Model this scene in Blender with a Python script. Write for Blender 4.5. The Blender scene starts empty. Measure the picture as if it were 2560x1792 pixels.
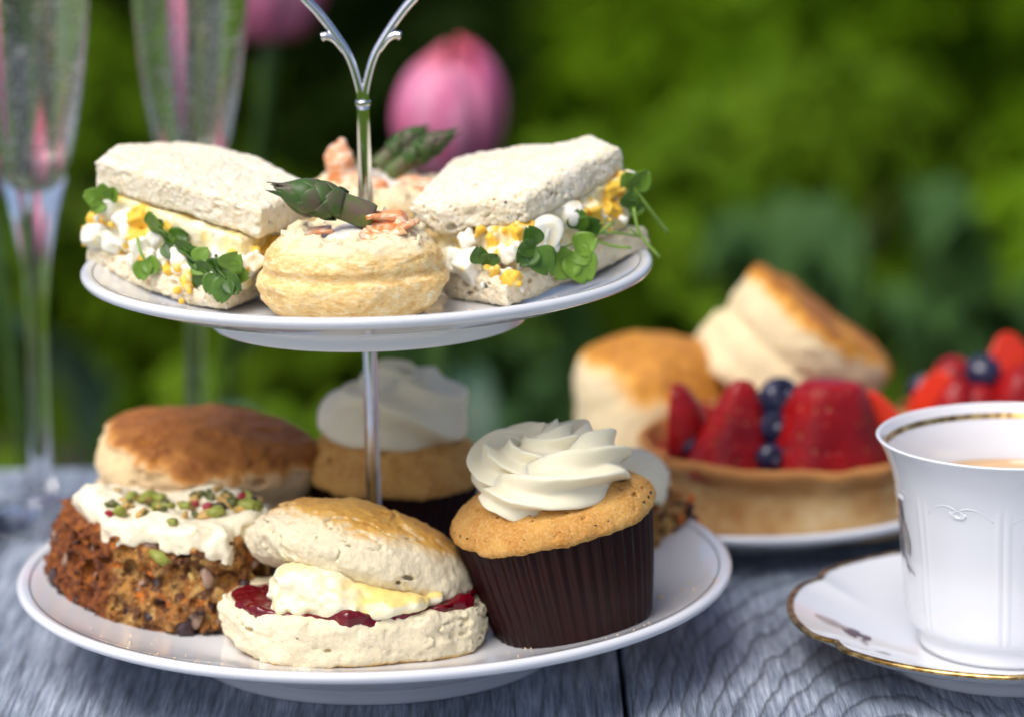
import bpy, math, random
import numpy as np
from mathutils import Matrix, Vector

# ------------------------------------------------------------------ camera, world, sun, exposure
SC = bpy.context.scene
COL = SC.collection
S = 0.01                                   # everything below is authored in centimetres
PI = math.pi
rad = math.radians

cam_d = bpy.data.cameras.new('camera')
cam = bpy.data.objects.new('camera', cam_d)
COL.objects.link(cam)
PITCH, ROLL = rad(12.7), rad(1.0)
cam.location = Vector((5.12, -112.04, 35.40)) * S
fw = Vector((0, math.cos(PITCH), -math.sin(PITCH)))
u0 = Vector((0, math.sin(PITCH), math.cos(PITCH)))
r0 = Vector((1, 0, 0))
rt = r0 * math.cos(ROLL) - u0 * math.sin(ROLL)
up = u0 * math.cos(ROLL) + r0 * math.sin(ROLL)
cam.rotation_euler = Matrix((rt, up, -fw)).transposed().to_euler()
cam_d.lens = 112
cam_d.sensor_width = 36
cam_d.clip_start = 0.05
cam_d.clip_end = 400
cam_d.dof.use_dof = True
cam_d.dof.focus_distance = 1.075
cam_d.dof.aperture_fstop = 5.0
SC.camera = cam

world = bpy.data.worlds.new('World')
SC.world = world
world.use_nodes = True
wn = world.node_tree.nodes
sky = wn.new('ShaderNodeTexSky')
sky.sky_type = 'NISHITA'
sky.sun_disc = False
SUN_EL, SUN_AZ = 58, 222                   # azimuth: compass-like, 180 = from behind the camera
sky.sun_elevation = rad(SUN_EL)
sky.sun_rotation = rad(SUN_AZ)
sky.air_density = 0.45
sky.dust_density = 3.5
sky.ozone_density = 1.0
world.node_tree.links.new(sky.outputs[0], wn['Background'].inputs[0])
wn['Background'].inputs[1].default_value = 0.105

sun_d = bpy.data.lights.new('sun', 'SUN')
sun = bpy.data.objects.new('sun', sun_d)
COL.objects.link(sun)
sun_d.energy = 1.2
sun_d.angle = rad(40)
sun_d.color = (1.0, 0.97, 0.93)
sdir = Vector((math.sin(rad(SUN_AZ)) * math.cos(rad(SUN_EL)), math.cos(rad(SUN_AZ)) * math.cos(rad(SUN_EL)), math.sin(rad(SUN_EL))))
sun.rotation_euler = sdir.to_track_quat('Z', 'Y').to_euler()
sun.location = (0, -3, 5)

SC.view_settings.view_transform = 'Standard'
SC.view_settings.look = 'None'
SC.view_settings.gamma = 1
SC.view_settings.exposure = 0.98
SC.render.engine = 'CYCLES'
SC.cycles.use_denoising = True
SC.cycles.max_bounces = 10
SC.cycles.diffuse_bounces = 4
SC.cycles.glossy_bounces = 4
SC.cycles.use_adaptive_sampling = True
SC.cycles.adaptive_threshold = 0.02
SC.cycles.transmission_bounces = 10
SC.cycles.transparent_max_bounces = 16
SC.cycles.blur_glossy = 0.6
SC.cycles.sample_clamp_indirect = 6

# ------------------------------------------------------------------ numpy noise and implicit surfaces
rng = np.random.default_rng(11)
random.seed(5)
_LAT = rng.random((64, 64, 64), dtype=np.float32) * 2 - 1

def vnoise(p):
    i = np.floor(p).astype(np.int32)
    f = (p - i).astype(np.float32)
    f = f * f * (3 - 2 * f)
    i0 = i & 63
    i1 = (i + 1) & 63
    x0, y0, z0 = i0[:, 0], i0[:, 1], i0[:, 2]
    x1, y1, z1 = i1[:, 0], i1[:, 1], i1[:, 2]
    fx, fy, fz = f[:, 0], f[:, 1], f[:, 2]
    L = _LAT
    a = L[x0, y0, z0] * (1 - fx) + L[x1, y0, z0] * fx
    b = L[x0, y1, z0] * (1 - fx) + L[x1, y1, z0] * fx
    c = L[x0, y0, z1] * (1 - fx) + L[x1, y0, z1] * fx
    d = L[x0, y1, z1] * (1 - fx) + L[x1, y1, z1] * fx
    return (a * (1 - fy) + b * fy) * (1 - fz) + (c * (1 - fy) + d * fy) * fz

def fbm(p, scale, octv=3, gain=0.5, seed=0.0):
    p = np.asarray(p, dtype=np.float32) * np.asarray(scale, dtype=np.float32) + np.float32(seed * 7.31 + 0.37)
    s = np.zeros(len(p), dtype=np.float32)
    a = 1.0
    for k in range(octv):
        s += a * vnoise(p)
        p = p * 2.03 + 5.17
        a *= gain
    return s

def sstep(a, b, x):
    t = np.clip((x - a) / (b - a), 0, 1)
    return t * t * (3 - 2 * t)

def smin(a, b, k):
    h = np.maximum(k - np.abs(a - b), 0) / k
    return np.minimum(a, b) - h * h * k * 0.25

def smax(a, b, k):
    return -smin(-a, -b, k)

def surfnet(V, org, h):
    ins = V < 0
    c = np.zeros(tuple(n - 1 for n in V.shape), dtype=np.int8)
    for dx in (0, 1):
        for dy in (0, 1):
            for dz in (0, 1):
                c += ins[dx:ins.shape[0] - 1 + dx, dy:ins.shape[1] - 1 + dy, dz:ins.shape[2] - 1 + dz]
    act = (c > 0) & (c < 8)
    idx = np.full(c.shape, -1, dtype=np.int32)
    ix, iy, iz = np.nonzero(act)
    idx[ix, iy, iz] = np.arange(len(ix))
    pos = np.zeros((len(ix), 3), dtype=np.float32)
    cnt = np.zeros(len(ix), dtype=np.float32)
    cor = [(a, b, d) for a in (0, 1) for b in (0, 1) for d in (0, 1)]
    for a in cor:
        for b in cor:
            if sum(b) - sum(a) == 1 and all(b[q] >= a[q] for q in range(3)):
                va = V[ix + a[0], iy + a[1], iz + a[2]]
                vb = V[ix + b[0], iy + b[1], iz + b[2]]
                m = (va < 0) != (vb < 0)
                t = np.where(m, va / np.where(m, va - vb, 1), 0)
                for q in range(3):
                    pos[:, q] += np.where(m, a[q] + t * (b[q] - a[q]), 0)
                cnt += m
    pos /= cnt[:, None]
    P = (np.stack([ix, iy, iz], 1) + pos) * h + np.asarray(org, dtype=np.float32)
    Q = []
    n = V.shape
    def quads(e, s, d0, d1, d2, d3):
        i, j, k = np.nonzero(e)
        q = np.stack([idx[i + d[0], j + d[1], k + d[2]] for d in (d0, d1, d2, d3)], 1)
        fl = s[i, j, k]
        q[fl] = q[fl][:, ::-1]
        Q.append(q)
    A, B = ins[:-1, 1:-1, 1:-1], ins[1:, 1:-1, 1:-1]
    quads(A != B, ~A, (0, 0, 0), (0, 1, 0), (0, 1, 1), (0, 0, 1))
    A, B = ins[1:-1, :-1, 1:-1], ins[1:-1, 1:, 1:-1]
    quads(A != B, ~A, (0, 0, 0), (0, 0, 1), (1, 0, 1), (1, 0, 0))
    A, B = ins[1:-1, 1:-1, :-1], ins[1:-1, 1:-1, 1:]
    quads(A != B, ~A, (0, 0, 0), (1, 0, 0), (1, 1, 0), (0, 1, 0))
    Q = np.concatenate(Q)
    return P, Q[(Q >= 0).all(1)]

def implicit(fn, lo, hi, h, detail=None, band=0.6, pores=None, unions=None):
    """fn(X,Y,Z) signed distance in cm on a grid; detail(P) added near the surface; pores: (centre, radii) carved."""
    ax = [np.arange(lo[q], hi[q] + h, h, dtype=np.float32) for q in range(3)]
    X, Y, Z = np.meshgrid(*ax, indexing='ij', sparse=True)
    V = np.array(np.broadcast_to(fn(X, Y, Z), tuple(len(a) for a in ax)), dtype=np.float32)
    for c, hs, R, kk in (unions or []):
        b = float(np.linalg.norm(hs)) + .3
        s = [slice(max(0, int((c[q] - b - lo[q]) / h)), max(0, int((c[q] + b - lo[q]) / h) + 2)) for q in range(3)]
        xs, ys, zs = (ax[q][s[q]] for q in range(3))
        if not (len(xs) and len(ys) and len(zs)):
            continue
        W = np.stack(np.meshgrid(xs - c[0], ys - c[1], zs - c[2], indexing='ij'), -1).reshape(-1, 3)
        V[s[0], s[1], s[2]] = smin(V[s[0], s[1], s[2]], rbox(W, hs, R).reshape(len(xs), len(ys), len(zs)).astype(np.float32), kk)
    if detail is not None:
        i, j, k = np.nonzero(np.abs(V) < band)
        P = np.stack([ax[0][i], ax[1][j], ax[2][k]], 1)
        V[i, j, k] += detail(P).astype(np.float32)
    if pores is not None:
        for c, r in pores:
            r = np.asarray(r, dtype=np.float32)
            s = [slice(max(0, int((c[q] - r[q] * 1.4 - lo[q]) / h)), max(0, int((c[q] + r[q] * 1.4 - lo[q]) / h) + 2)) for q in range(3)]
            if any(x.stop - x.start < 1 for x in s):
                continue
            xs, ys, zs = (ax[q][s[q]] for q in range(3))
            if not (len(xs) and len(ys) and len(zs)):
                continue
            d = np.sqrt(((xs - c[0]) / r[0])[:, None, None] ** 2 + ((ys - c[1]) / r[1])[None, :, None] ** 2 + ((zs - c[2]) / r[2])[None, None, :] ** 2)
            sub = V[s[0], s[1], s[2]]
            V[s[0], s[1], s[2]] = smax(sub, ((1 - d) * min(r)).astype(np.float32), 0.05)
    V[0], V[-1] = 1, 1
    V[:, 0], V[:, -1] = 1, 1
    V[:, :, 0], V[:, :, -1] = 1, 1
    return surfnet(V, lo, h)

def rbox(W, hs, R, rnd=.09):
    q = np.abs(W @ R) - (np.asarray(hs) - rnd)
    return np.linalg.norm(np.maximum(q, 0), axis=1) + np.minimum(q.max(1), 0) - rnd

def sd_poly(X, Y, pts):
    pts = [np.asarray(p, dtype=np.float32) for p in pts]
    n = len(pts)
    X, Y = np.broadcast_arrays(X, Y)
    d = np.full(X.shape, 1e9, dtype=np.float32)
    s = np.ones(X.shape, dtype=np.float32)
    for i in range(n):
        a, b = pts[i], pts[i - 1]
        e = b - a
        wx, wy = X - a[0], Y - a[1]
        t = np.clip((wx * e[0] + wy * e[1]) / (e @ e), 0, 1)
        d = np.minimum(d, (wx - e[0] * t) ** 2 + (wy - e[1] * t) ** 2)
        c1, c2, c3 = Y >= a[1], Y < b[1], e[0] * wy > e[1] * wx
        s = np.where((c1 & c2 & c3) | (~c1 & ~c2 & ~c3), -s, s)
    return s * np.sqrt(d)

def extrude(d2, Z, z0, z1, rnd):
    dz = np.abs(Z - (z0 + z1) / 2) - (z1 - z0) / 2 + rnd
    d2 = d2 + rnd
    return np.minimum(np.maximum(d2, dz), 0) + np.sqrt(np.maximum(d2, 0) ** 2 + np.maximum(dz, 0) ** 2) - rnd

def ell(X, Y, Z, c, r):
    k = np.sqrt(((X - c[0]) / r[0]) ** 2 + ((Y - c[1]) / r[1]) ** 2 + ((Z - c[2]) / r[2]) ** 2)
    return (k - 1) * min(r)

# ------------------------------------------------------------------ object helpers
def put(ob, parent=None):
    COL.objects.link(ob)
    if parent is not None:
        ob.parent = parent
    return ob

def thing(name, label, cat, loc=(0, 0, 0), rot=(0, 0, 0), group=None):
    o = bpy.data.objects.new(name, None)
    o.empty_display_size = 0.02
    put(o)
    o.location = Vector(loc) * S
    o.rotation_euler = tuple(rad(a) for a in rot)
    tag(o, label, cat, group)
    return o

def tag(o, label, cat=None, group=None, kind=None):
    if label:
        o['label'] = label
    if cat:
        o['category'] = cat
    if group:
        o['group'] = group
    if kind:
        o['kind'] = kind
    return o

def mesh(name, V, F, smooth=True):
    V = np.asarray(V, dtype=np.float32) * S
    me = bpy.data.meshes.new(name)
    if isinstance(F, np.ndarray):
        k = F.shape[1]
        me.vertices.add(len(V))
        me.vertices.foreach_set('co', V.ravel())
        me.loops.add(F.size)
        me.loops.foreach_set('vertex_index', F.astype(np.int32).ravel())
        me.polygons.add(len(F))
        me.polygons.foreach_set('loop_start', np.arange(0, F.size, k, dtype=np.int32))
        me.update(calc_edges=True)
        me.validate()
    else:
        me.from_pydata(V.tolist(), [], F)
        me.update()
    if smooth:
        me.polygons.foreach_set('use_smooth', np.ones(len(me.polygons), dtype=bool))
    return me

def obj(name, V, F, mat, parent=None, smooth=True, attr=None, M=None, solid=0, label=None):
    me = mesh(name, V, F, smooth)
    me.materials.append(mat)
    if attr is not None:
        nv = len(me.vertices)
        N = np.empty(nv * 3, dtype=np.float32)
        me.vertices.foreach_get('normal', N)
        for k, fn in attr.items():
            a = me.attributes.new(k, 'FLOAT', 'POINT')
            a.data.foreach_set('value', np.clip(fn(np.asarray(V), N.reshape(-1, 3)), 0, 1).astype(np.float32))
    o = bpy.data.objects.new(name, me)
    put(o, parent)
    if M is not None:
        o.matrix_basis = M
    if solid:
        md = o.modifiers.new('solid', 'SOLIDIFY')
        md.thickness = solid * S
        md.offset = 0
    if label:
        o['label'] = label
    return o

def copy_tree(o, parent=None):
    c = o.copy()
    COL.objects.link(c)
    c.parent = parent
    if parent is not None:
        c.matrix_parent_inverse = o.matrix_parent_inverse.copy()
    for ch in list(o.children):
        copy_tree(ch, c)
    return c

def TR(loc=(0, 0, 0), rot=(0, 0, 0), sc=(1, 1, 1)):
    from mathutils import Euler
    return Matrix.Translation(Vector(loc) * S) @ Euler([rad(a) for a in rot]).to_matrix().to_4x4() @ Matrix.Diagonal((*sc, 1))

def lathe(prof, n=96, rf=None, closed=True):
    prof = np.asarray(prof, dtype=np.float32)
    th = np.arange(n) * 2 * PI / n
    V, F = [], []
    for i, (r, z) in enumerate(prof):
        rr = np.full(n, r) if rf is None else np.array([rf(t, r, z, i) for t in th])
        V.append(np.stack([rr * np.cos(th), rr * np.sin(th), np.full(n, z)], 1))
    V = np.concatenate(V)
    m = len(prof)
    i = np.arange(n)
    j = (i + 1) % n
    F = [np.stack([k * n + i, k * n + j, (k + 1) * n + j, (k + 1) * n + i], 1) for k in range(m - 1)]
    if closed == 'ring':
        F.append(np.stack([(m - 1) * n + i, (m - 1) * n + j, j, i], 1))
    return V, np.concatenate(F)

def smoothprof(pts, sub=6):
    """Catmull-Rom through profile points"""
    p = np.asarray(pts, dtype=float)
    q = np.concatenate([[2 * p[0] - p[1]], p, [2 * p[-1] - p[-2]]])
    out = []
    for i in range(1, len(q) - 2):
        for k in range(sub):
            t = k / sub
            out.append(0.5 * (2 * q[i] + (q[i + 1] - q[i - 1]) * t + (2 * q[i - 1] - 5 * q[i] + 4 * q[i + 1] - q[i + 2]) * t * t + (-q[i - 1] + 3 * q[i] - 3 * q[i + 1] + q[i + 2]) * t ** 3))
    out.append(p[-1])
    return np.array(out)

def tube(path, radii, n=12, sec=None):
    path = np.asarray(path, dtype=float)
    m = len(path)
    radii = np.broadcast_to(np.asarray(radii, dtype=float), (m,))
    T = np.gradient(path, axis=0)
    T /= np.linalg.norm(T, axis=1)[:, None] + 1e-9
    ref = np.array([0, 0, 1.0]) if abs(T[0][2]) < 0.9 else np.array([0, 1.0, 0])
    V = []
    N = ref - T[0] * (ref @ T[0])
    N /= np.linalg.norm(N)
    for i in range(m):
        N = N - T[i] * (N @ T[i])
        N /= np.linalg.norm(N)
        B = np.cross(T[i], N)
        ph = np.arange(n) * 2 * PI / n
        s = np.ones(n) if sec is None else sec(ph, i / (m - 1))
        V.append(path[i] + radii[i] * s[:, None] * (np.cos(ph)[:, None] * N + np.sin(ph)[:, None] * B))
    V = np.concatenate(V)
    i = np.arange(n)
    j = (i + 1) % n
    F = np.concatenate([np.stack([k * n + i, k * n + j, (k + 1) * n + j, (k + 1) * n + i], 1) for k in range(m - 1)])
    F = F.tolist() + [list(range(n))[::-1], list(range((m - 1) * n, m * n))]
    return V, F

def sheet(fn, nu, nv):
    u, v = np.meshgrid(np.linspace(0, 1, nu), np.linspace(0, 1, nv), indexing='ij')
    P = fn(u.ravel(), v.ravel())
    i = np.arange(nu - 1)[:, None] * nv + np.arange(nv - 1)[None]
    i = i.ravel()
    return P, np.stack([i, i + nv, i + nv + 1, i + 1], 1)

def box(x0, x1, y0, y1, z0, z1):
    V = [(x, y, z) for x in (x0, x1) for y in (y0, y1) for z in (z0, z1)]
    return V, [(0, 1, 3, 2), (4, 6, 7, 5), (0, 4, 5, 1), (2, 3, 7, 6), (0, 2, 6, 4), (1, 5, 7, 3)]

# ------------------------------------------------------------------ materials
class Mat:
    def __init__(self, name):
        self.m = bpy.data.materials.new(name)
        self.m.use_nodes = True
        self.t = self.m.node_tree
        self.b = self.t.nodes['Principled BSDF']
        self.out = self.t.nodes['Material Output']
        self._c = None
    def n(self, typ, ins=None, **kw):
        nd = self.t.nodes.new('ShaderNode' + typ)
        for k, v in kw.items():
            setattr(nd, k, v)
        for k, v in (ins or {}).items():
            self.set(nd.inputs[k], v)
        return nd
    def set(self, sock, v):
        if isinstance(v, bpy.types.NodeSocket):
            self.t.links.new(v, sock)
        elif isinstance(v, bpy.types.Node):
            self.t.links.new(v.outputs[0], sock)
        else:
            if isinstance(v, (tuple, list)) and len(v) == 3 and sock.type == 'RGBA':
                v = (*v, 1)
            sock.default_value = v
    def p(self, **kw):
        for k, v in kw.items():
            self.set(self.b.inputs[k.replace('_', ' ')], v)
        return self
    def co(self, scale=(1, 1, 1), loc=(0, 0, 0)):
        """object coordinates in centimetres"""
        if self._c is None:
            self._c = self.n('TexCoord')
        return self.n('Mapping', {'Vector': self._c.outputs['Object'], 'Scale': tuple(100 * s for s in scale), 'Location': loc}).outputs[0]
    def noise(self, scale, detail=3, rough=0.55, co=None, dist=0.0):
        return self.n('TexNoise', {'Vector': co if co is not None else self.co(), 'Scale': scale, 'Detail': detail, 'Roughness': rough, 'Distortion': dist}).outputs[0]
    def vor(self, scale, feature='F1', co=None, out='Distance', rnd=1.0):
        return self.n('TexVoronoi', {'Vector': co if co is not None else self.co(), 'Scale': scale, 'Randomness': rnd}, feature=feature).outputs[out]
    def ramp(self, fac, stops, interp='LINEAR'):
        r = self.n('ValToRGB', {'Fac': fac})
        r.color_ramp.interpolation = interp
        e = r.color_ramp.elements
        while len(e) < len(stops):
            e.new(0.5)
        for q, (pos, c) in zip(e, stops):
            q.position = pos
            q.color = (c, c, c, 1) if isinstance(c, (int, float)) else (*c, 1)
        return r.outputs[0]
    def mix(self, fac, a, b, mode='MIX'):
        nd = self.n('Mix', data_type='RGBA', blend_type=mode)
        self.set(nd.inputs[0], fac)
        self.set(nd.inputs[6], a)
        self.set(nd.inputs[7], b)
        return nd.outputs[2]
    def math(self, op, a, b=0.0, clamp=False):
        nd = self.n('Math', operation=op, use_clamp=clamp)
        self.set(nd.inputs[0], a)
        self.set(nd.inputs[1], b)
        return nd.outputs[0]
    def attr(self, name):
        return self.n('Attribute', attribute_name=name).outputs['Fac']
    def bump(self, h, dist_cm, strength=1.0, prev=None):
        nd = self.n('Bump', {'Height': h, 'Distance': dist_cm * S, 'Strength': strength})
        if prev is not None:
            self.set(nd.inputs['Normal'], prev)
        self.set(self.b.inputs['Normal'], nd.outputs[0])
        return nd.outputs[0]
    def sss(self, w, radius_cm, col=(1, .6, .35)):
        self.p(Subsurface_Weight=w, Subsurface_Scale=radius_cm * S)
        self.b.inputs['Subsurface Radius'].default_value = col
        return self

def simple(name, col, rough=0.5, var=0.0, vs=2.0, metallic=0.0, sss=0.0, sr=0.3, bump=0.0, bs=8.0, coat=0.0, spec=0.5, scol=(1, .6, .35)):
    k = Mat(name)
    if var:
        f = k.noise(vs, 4)
        k.p(Base_Color=k.mix(f, tuple(c * (1 - var) for c in col), tuple(min(1, c * (1 + var)) for c in col)))
    else:
        k.p(Base_Color=col)
    k.p(Roughness=rough, Metallic=metallic, Coat_Weight=coat, Coat_Roughness=0.08, Specular_IOR_Level=spec)
    if sss:
        k.sss(sss, sr, scol)
    if bump:
        k.bump(k.noise(bs, 4, 0.6), bump)
    return k.m

M = {}
k = Mat('porcelain')
k.p(Base_Color=(.70, .72, .75), Roughness=k.ramp(k.noise(.6, 3), [(.3, .07), (.75, .16)]), Coat_Weight=.3, Coat_Roughness=.03)
M['porcelain'] = k.m
M['silver_line'] = simple('silver line', (.16, .16, .17), .3, metallic=.4)
k = Mat('gold band')
k.p(Base_Color=k.mix(k.ramp(k.noise(2.2, 4), [(.4, 0.), (.6, 1.)]), (.30, .17, .05), (.85, .60, .24)), Metallic=1.0, Roughness=.35)
M['gold'] = k.m
M['chrome'] = simple('polished steel', (.72, .72, .74), .07, metallic=1.0)
M['tea'] = simple('milky tea', (.62, .40, .22), .08, sss=.4, sr=.3)

def bread_mat(name, a, b):
    k = Mat(name)
    c = k.mix(k.ramp(k.noise(1.1, 5, .65), [(.35, 0.), (.68, 1.)]), a, b)
    v = k.vor(6.5, co=k.co((1, 1, 1.3)))
    c = k.mix(k.ramp(k.noise(3.6, 5, .7), [(.36, .75), (.56, 0.)]), c, tuple(x * y for x, y in zip(a, (.93, .86, .74))))
    k.p(Base_Color=c, Roughness=.9, Specular_IOR_Level=.1)
    k.sss(.5, .35, (1, .8, .55))
    n1 = k.bump(k.math('ADD', k.noise(7.5, 5, .75), k.math('MULTIPLY', v, .5)), .055, .9)
    return k.m
M['bread'] = bread_mat('white bread', (.83, .72, .50), (.87, .80, .64))
M['bread_top'] = bread_mat('fluffy white bread', (.82, .74, .55), (.87, .82, .70))

def scone_mat(name, pale, gold, brown, dark_amt=.5):
    k = Mat(name)
    cr = k.attr('crust')
    nz = k.noise(1.6, 5, .6)
    fine = k.noise(9, 4, .65)
    f = k.math('ADD', cr, k.math('MULTIPLY', k.math('SUBTRACT', nz, .5), .55))
    f = k.math('ADD', f, k.math('MULTIPLY', k.math('SUBTRACT', fine, .5), .18), clamp=True)
    side = k.mix(k.ramp(k.noise(2.8, 5, .65), [(.35, 0.), (.7, 1.)]), tuple(c * .90 for c in pale), tuple(min(.9, c * 1.06) for c in pale))
    top = k.ramp(f, [(.20, pale), (.45, tuple(.6 * a + .4 * b for a, b in zip(pale, gold))), (.68, gold), (1.0, brown)])
    c = k.mix(k.ramp(f, [(.10, 0.), (.36, 1.)]), side, top)
    sp = k.ramp(k.vor(3.0), [(.06, 1.), (.13, 0.)])
    c = k.mix(k.math('MULTIPLY', sp, .35), c, gold)
    k.p(Base_Color=c, Roughness=k.ramp(f, [(.4, .8), (.8, .42)]), Specular_IOR_Level=.3)
    k.sss(.25, .25, (1, .75, .4))
    k.bump(k.math('ADD', k.noise(15, 4, .75), k.math('MULTIPLY', k.vor(9.), .4)), .05, .8)
    return k.m
M['scone'] = scone_mat('pale scone', (.87, .76, .52), (.80, .46, .10), (.55, .22, .03))
M['scone_brown'] = scone_mat('well baked scone', (.80, .60, .33), (.56, .24, .045), (.30, .10, .018))
M['scone_far'] = scone_mat('golden scone', (.84, .69, .42), (.78, .37, .045), (.36, .12, .02))

k = Mat('puff pastry')
fl = k.noise(1.3, 6, .68, co=k.co((1, 1, 2.2)), dist=.4)
fl2 = k.noise(4.5, 5, .7, co=k.co((1, 1, 2.8)))
c = k.ramp(k.math('ADD', k.math('MULTIPLY', fl, .6), k.math('MULTIPLY', fl2, .4)), [(.36, (.60, .33, .09)), (.46, (.76, .51, .19)), (.55, (.84, .64, .31)), (.64, (.89, .80, .56))])
c = k.mix(k.attr('crust'), c, (.87, .77, .52))
k.p(Base_Color=c, Roughness=k.ramp(fl, [(.4, .38), (.6, .65)]), Specular_IOR_Level=.35)
k.sss(.25, .2, (1, .7, .4))
k.bump(k.math('ADD', k.noise(7, 5, .7, co=k.co((1, 1, 2.4))), k.math('MULTIPLY', fl2, .8)), .04, .8)
M['puff'] = k.m

k = Mat('cupcake sponge')
sp = k.ramp(k.vor(4.5), [(.05, 1.), (.16, 0.)])
c = k.mix(k.ramp(k.noise(1.0, 5, .6), [(.35, 0.), (.68, 1.)]), (.56, .25, .045), (.72, .40, .10))
c = k.mix(k.ramp(k.noise(10, 3, .6), [(.45, 0.), (.7, .7)]), c, (.74, .50, .22))
c = k.mix(k.math('MULTIPLY', sp, .55), c, (.33, .13, .03))
k.p(Base_Color=c, Roughness=.75, Specular_IOR_Level=.25)
k.sss(.25, .2, (1, .6, .3))
k.bump(k.math('SUBTRACT', k.noise(12, 4, .7), k.math('MULTIPLY', sp, .9)), .06, .9)
M['sponge'] = k.m

M['frosting'] = simple('buttercream frosting', (.90, .83, .60), .5, var=.03, vs=1.5, sss=.45, sr=.35, bump=.012, bs=14, scol=(1, .8, .5))
M['icing'] = simple('cream cheese icing', (.87, .80, .58), .5, var=.05, vs=1.5, sss=.45, sr=.3, bump=.03, bs=6, scol=(1, .8, .5))
k = Mat('clotted cream')
c = k.mix(k.ramp(k.noise(1.0, 4, .6, co=k.co((1, 1, 1.5))), [(.50, 0.), (.68, 1.)]), (.88, .82, .60), (.86, .74, .38))
c = k.mix(k.attr('crust'), c, (.84, .62, .14))
k.p(Base_Color=c, Roughness=.34, Specular_IOR_Level=.5)
k.sss(.45, .3, (1, .8, .45))
k.bump(k.noise(4, 4, .6), .04, .6)
M['cream'] = k.m
k = Mat('berry jam')
k.p(Base_Color=k.mix(k.noise(2.5, 3), (.045, .0005, .004), (.20, .002, .010)), Roughness=.10, Specular_IOR_Level=.45)
k.bump(k.noise(3, 2), .05, .6)
M['jam'] = k.m

k = Mat('muffin paper')
f = k.noise(1.2, 4, .6)
k.p(Base_Color=k.mix(f, (.010, .002, .002), (.026, .005, .0045)), Roughness=k.ramp(f, [(.35, .35), (.7, .55)]), Specular_IOR_Level=.16)
k.bump(k.noise(5, 3, .6, co=k.co((1, 1, .4))), .03, .5)
M['paper'] = k.m

k = Mat('carrot cake crumb')
v = k.vor(2.5, out='Color')
sv = k.n('SeparateColor', {'Color': v}).outputs[0]
c = k.ramp(sv, [(.0, (.12, .04, .012)), (.16, (.42, .165, .028)), (.45, (.53, .25, .05)), (.75, (.63, .37, .11)), (.92, (.60, .17, .01))], 'CONSTANT')
c = k.mix(k.ramp(k.noise(2.2, 6, .7), [(.38, 0.), (.58, 1.)]), (.13, .042, .010), c)
c = k.mix(k.ramp(k.noise(7, 4, .7), [(.55, 0.), (.72, .7)]), c, (.66, .45, .16))
cr = k.math('ADD', k.attr('crust'), k.math('MULTIPLY', k.math('SUBTRACT', k.noise(2.0, 4), .5), .8), clamp=True)
crc = k.ramp(k.noise(2.6, 5, .65), [(.34, (.08, .018, .003)), (.52, (.25, .065, .008)), (.70, (.46, .16, .018))])
c = k.mix(k.ramp(cr, [(.25, 0.), (.75, 1.)]), c, crc)
k.p(Base_Color=c, Roughness=k.ramp(k.noise(3), [(.4, .32), (.65, .7)]), Specular_IOR_Level=.4)
k.sss(.15, .15, (1, .5, .2))
k.bump(k.math('ADD', k.noise(9, 5, .75), k.math('MULTIPLY', k.vor(6.), .8)), .10, 1.0)
M['carrot'] = k.m
M['raisin'] = simple('raisin', (.035, .014, .016), .35, var=.5, vs=4, bump=.06, bs=7)
M['walnut'] = simple('walnut piece', (.30, .19, .13), .35, var=.4, vs=3, bump=.05, bs=6, sss=.1)
M['orange'] = simple('carrot shred', (.62, .15, .01), .35, var=.3, vs=3, sss=.2)
M['pistachio'] = simple('pistachio kernel', (.27, .30, .045), .45, var=.5, vs=2.5, sss=.15, bump=.02)
M['pistachio_dark'] = simple('dark pistachio kernel', (.10, .11, .02), .45, var=.5, vs=2.5, bump=.02)
M['nut'] = simple('toasted nut', (.55, .35, .10), .5, var=.4, vs=3, bump=.03)
M['peppercorn'] = simple('pink berry', (.36, .02, .04), .3, var=.4, vs=4, bump=.05, bs=6)

k = Mat('egg white')
c = k.mix(k.ramp(k.noise(1.2, 3), [(.45, 0.), (.70, .8)]), (.86, .85, .77), (.86, .74, .36))
k.p(Base_Color=c, Roughness=.32)
k.sss(.5, .4, (1, .9, .7))
k.bump(k.noise(4, 3), .02, .5)
M['egg_white'] = k.m
M['egg_yolk'] = simple('egg yolk', (.85, .50, .04), .6, var=.3, vs=2.5, sss=.25, sr=.2, bump=.1, bs=6)
k = Mat('egg mayonnaise')
c = k.ramp(k.noise(1.1, 5, .6), [(.36, (.87, .83, .66)), (.52, (.87, .77, .44)), (.66, (.87, .64, .16))])
c = k.mix(k.attr('white'), c, k.mix(k.ramp(k.noise(2.0, 3), [(.5, 0.), (.75, .5)]), (.87, .86, .76), (.87, .78, .44)))
c = k.mix(k.attr('yolk'), c, k.mix(k.noise(3.0, 4), (.84, .42, .015), (.87, .62, .08)))
k.p(Base_Color=c, Roughness=k.ramp(k.attr('yolk'), [(.2, .28), (.8, .6)]))
k.sss(.4, .3, (1, .85, .6))
k.bump(k.noise(5, 5, .65), .05, .7)
M['egg_mayo'] = k.m

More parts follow.
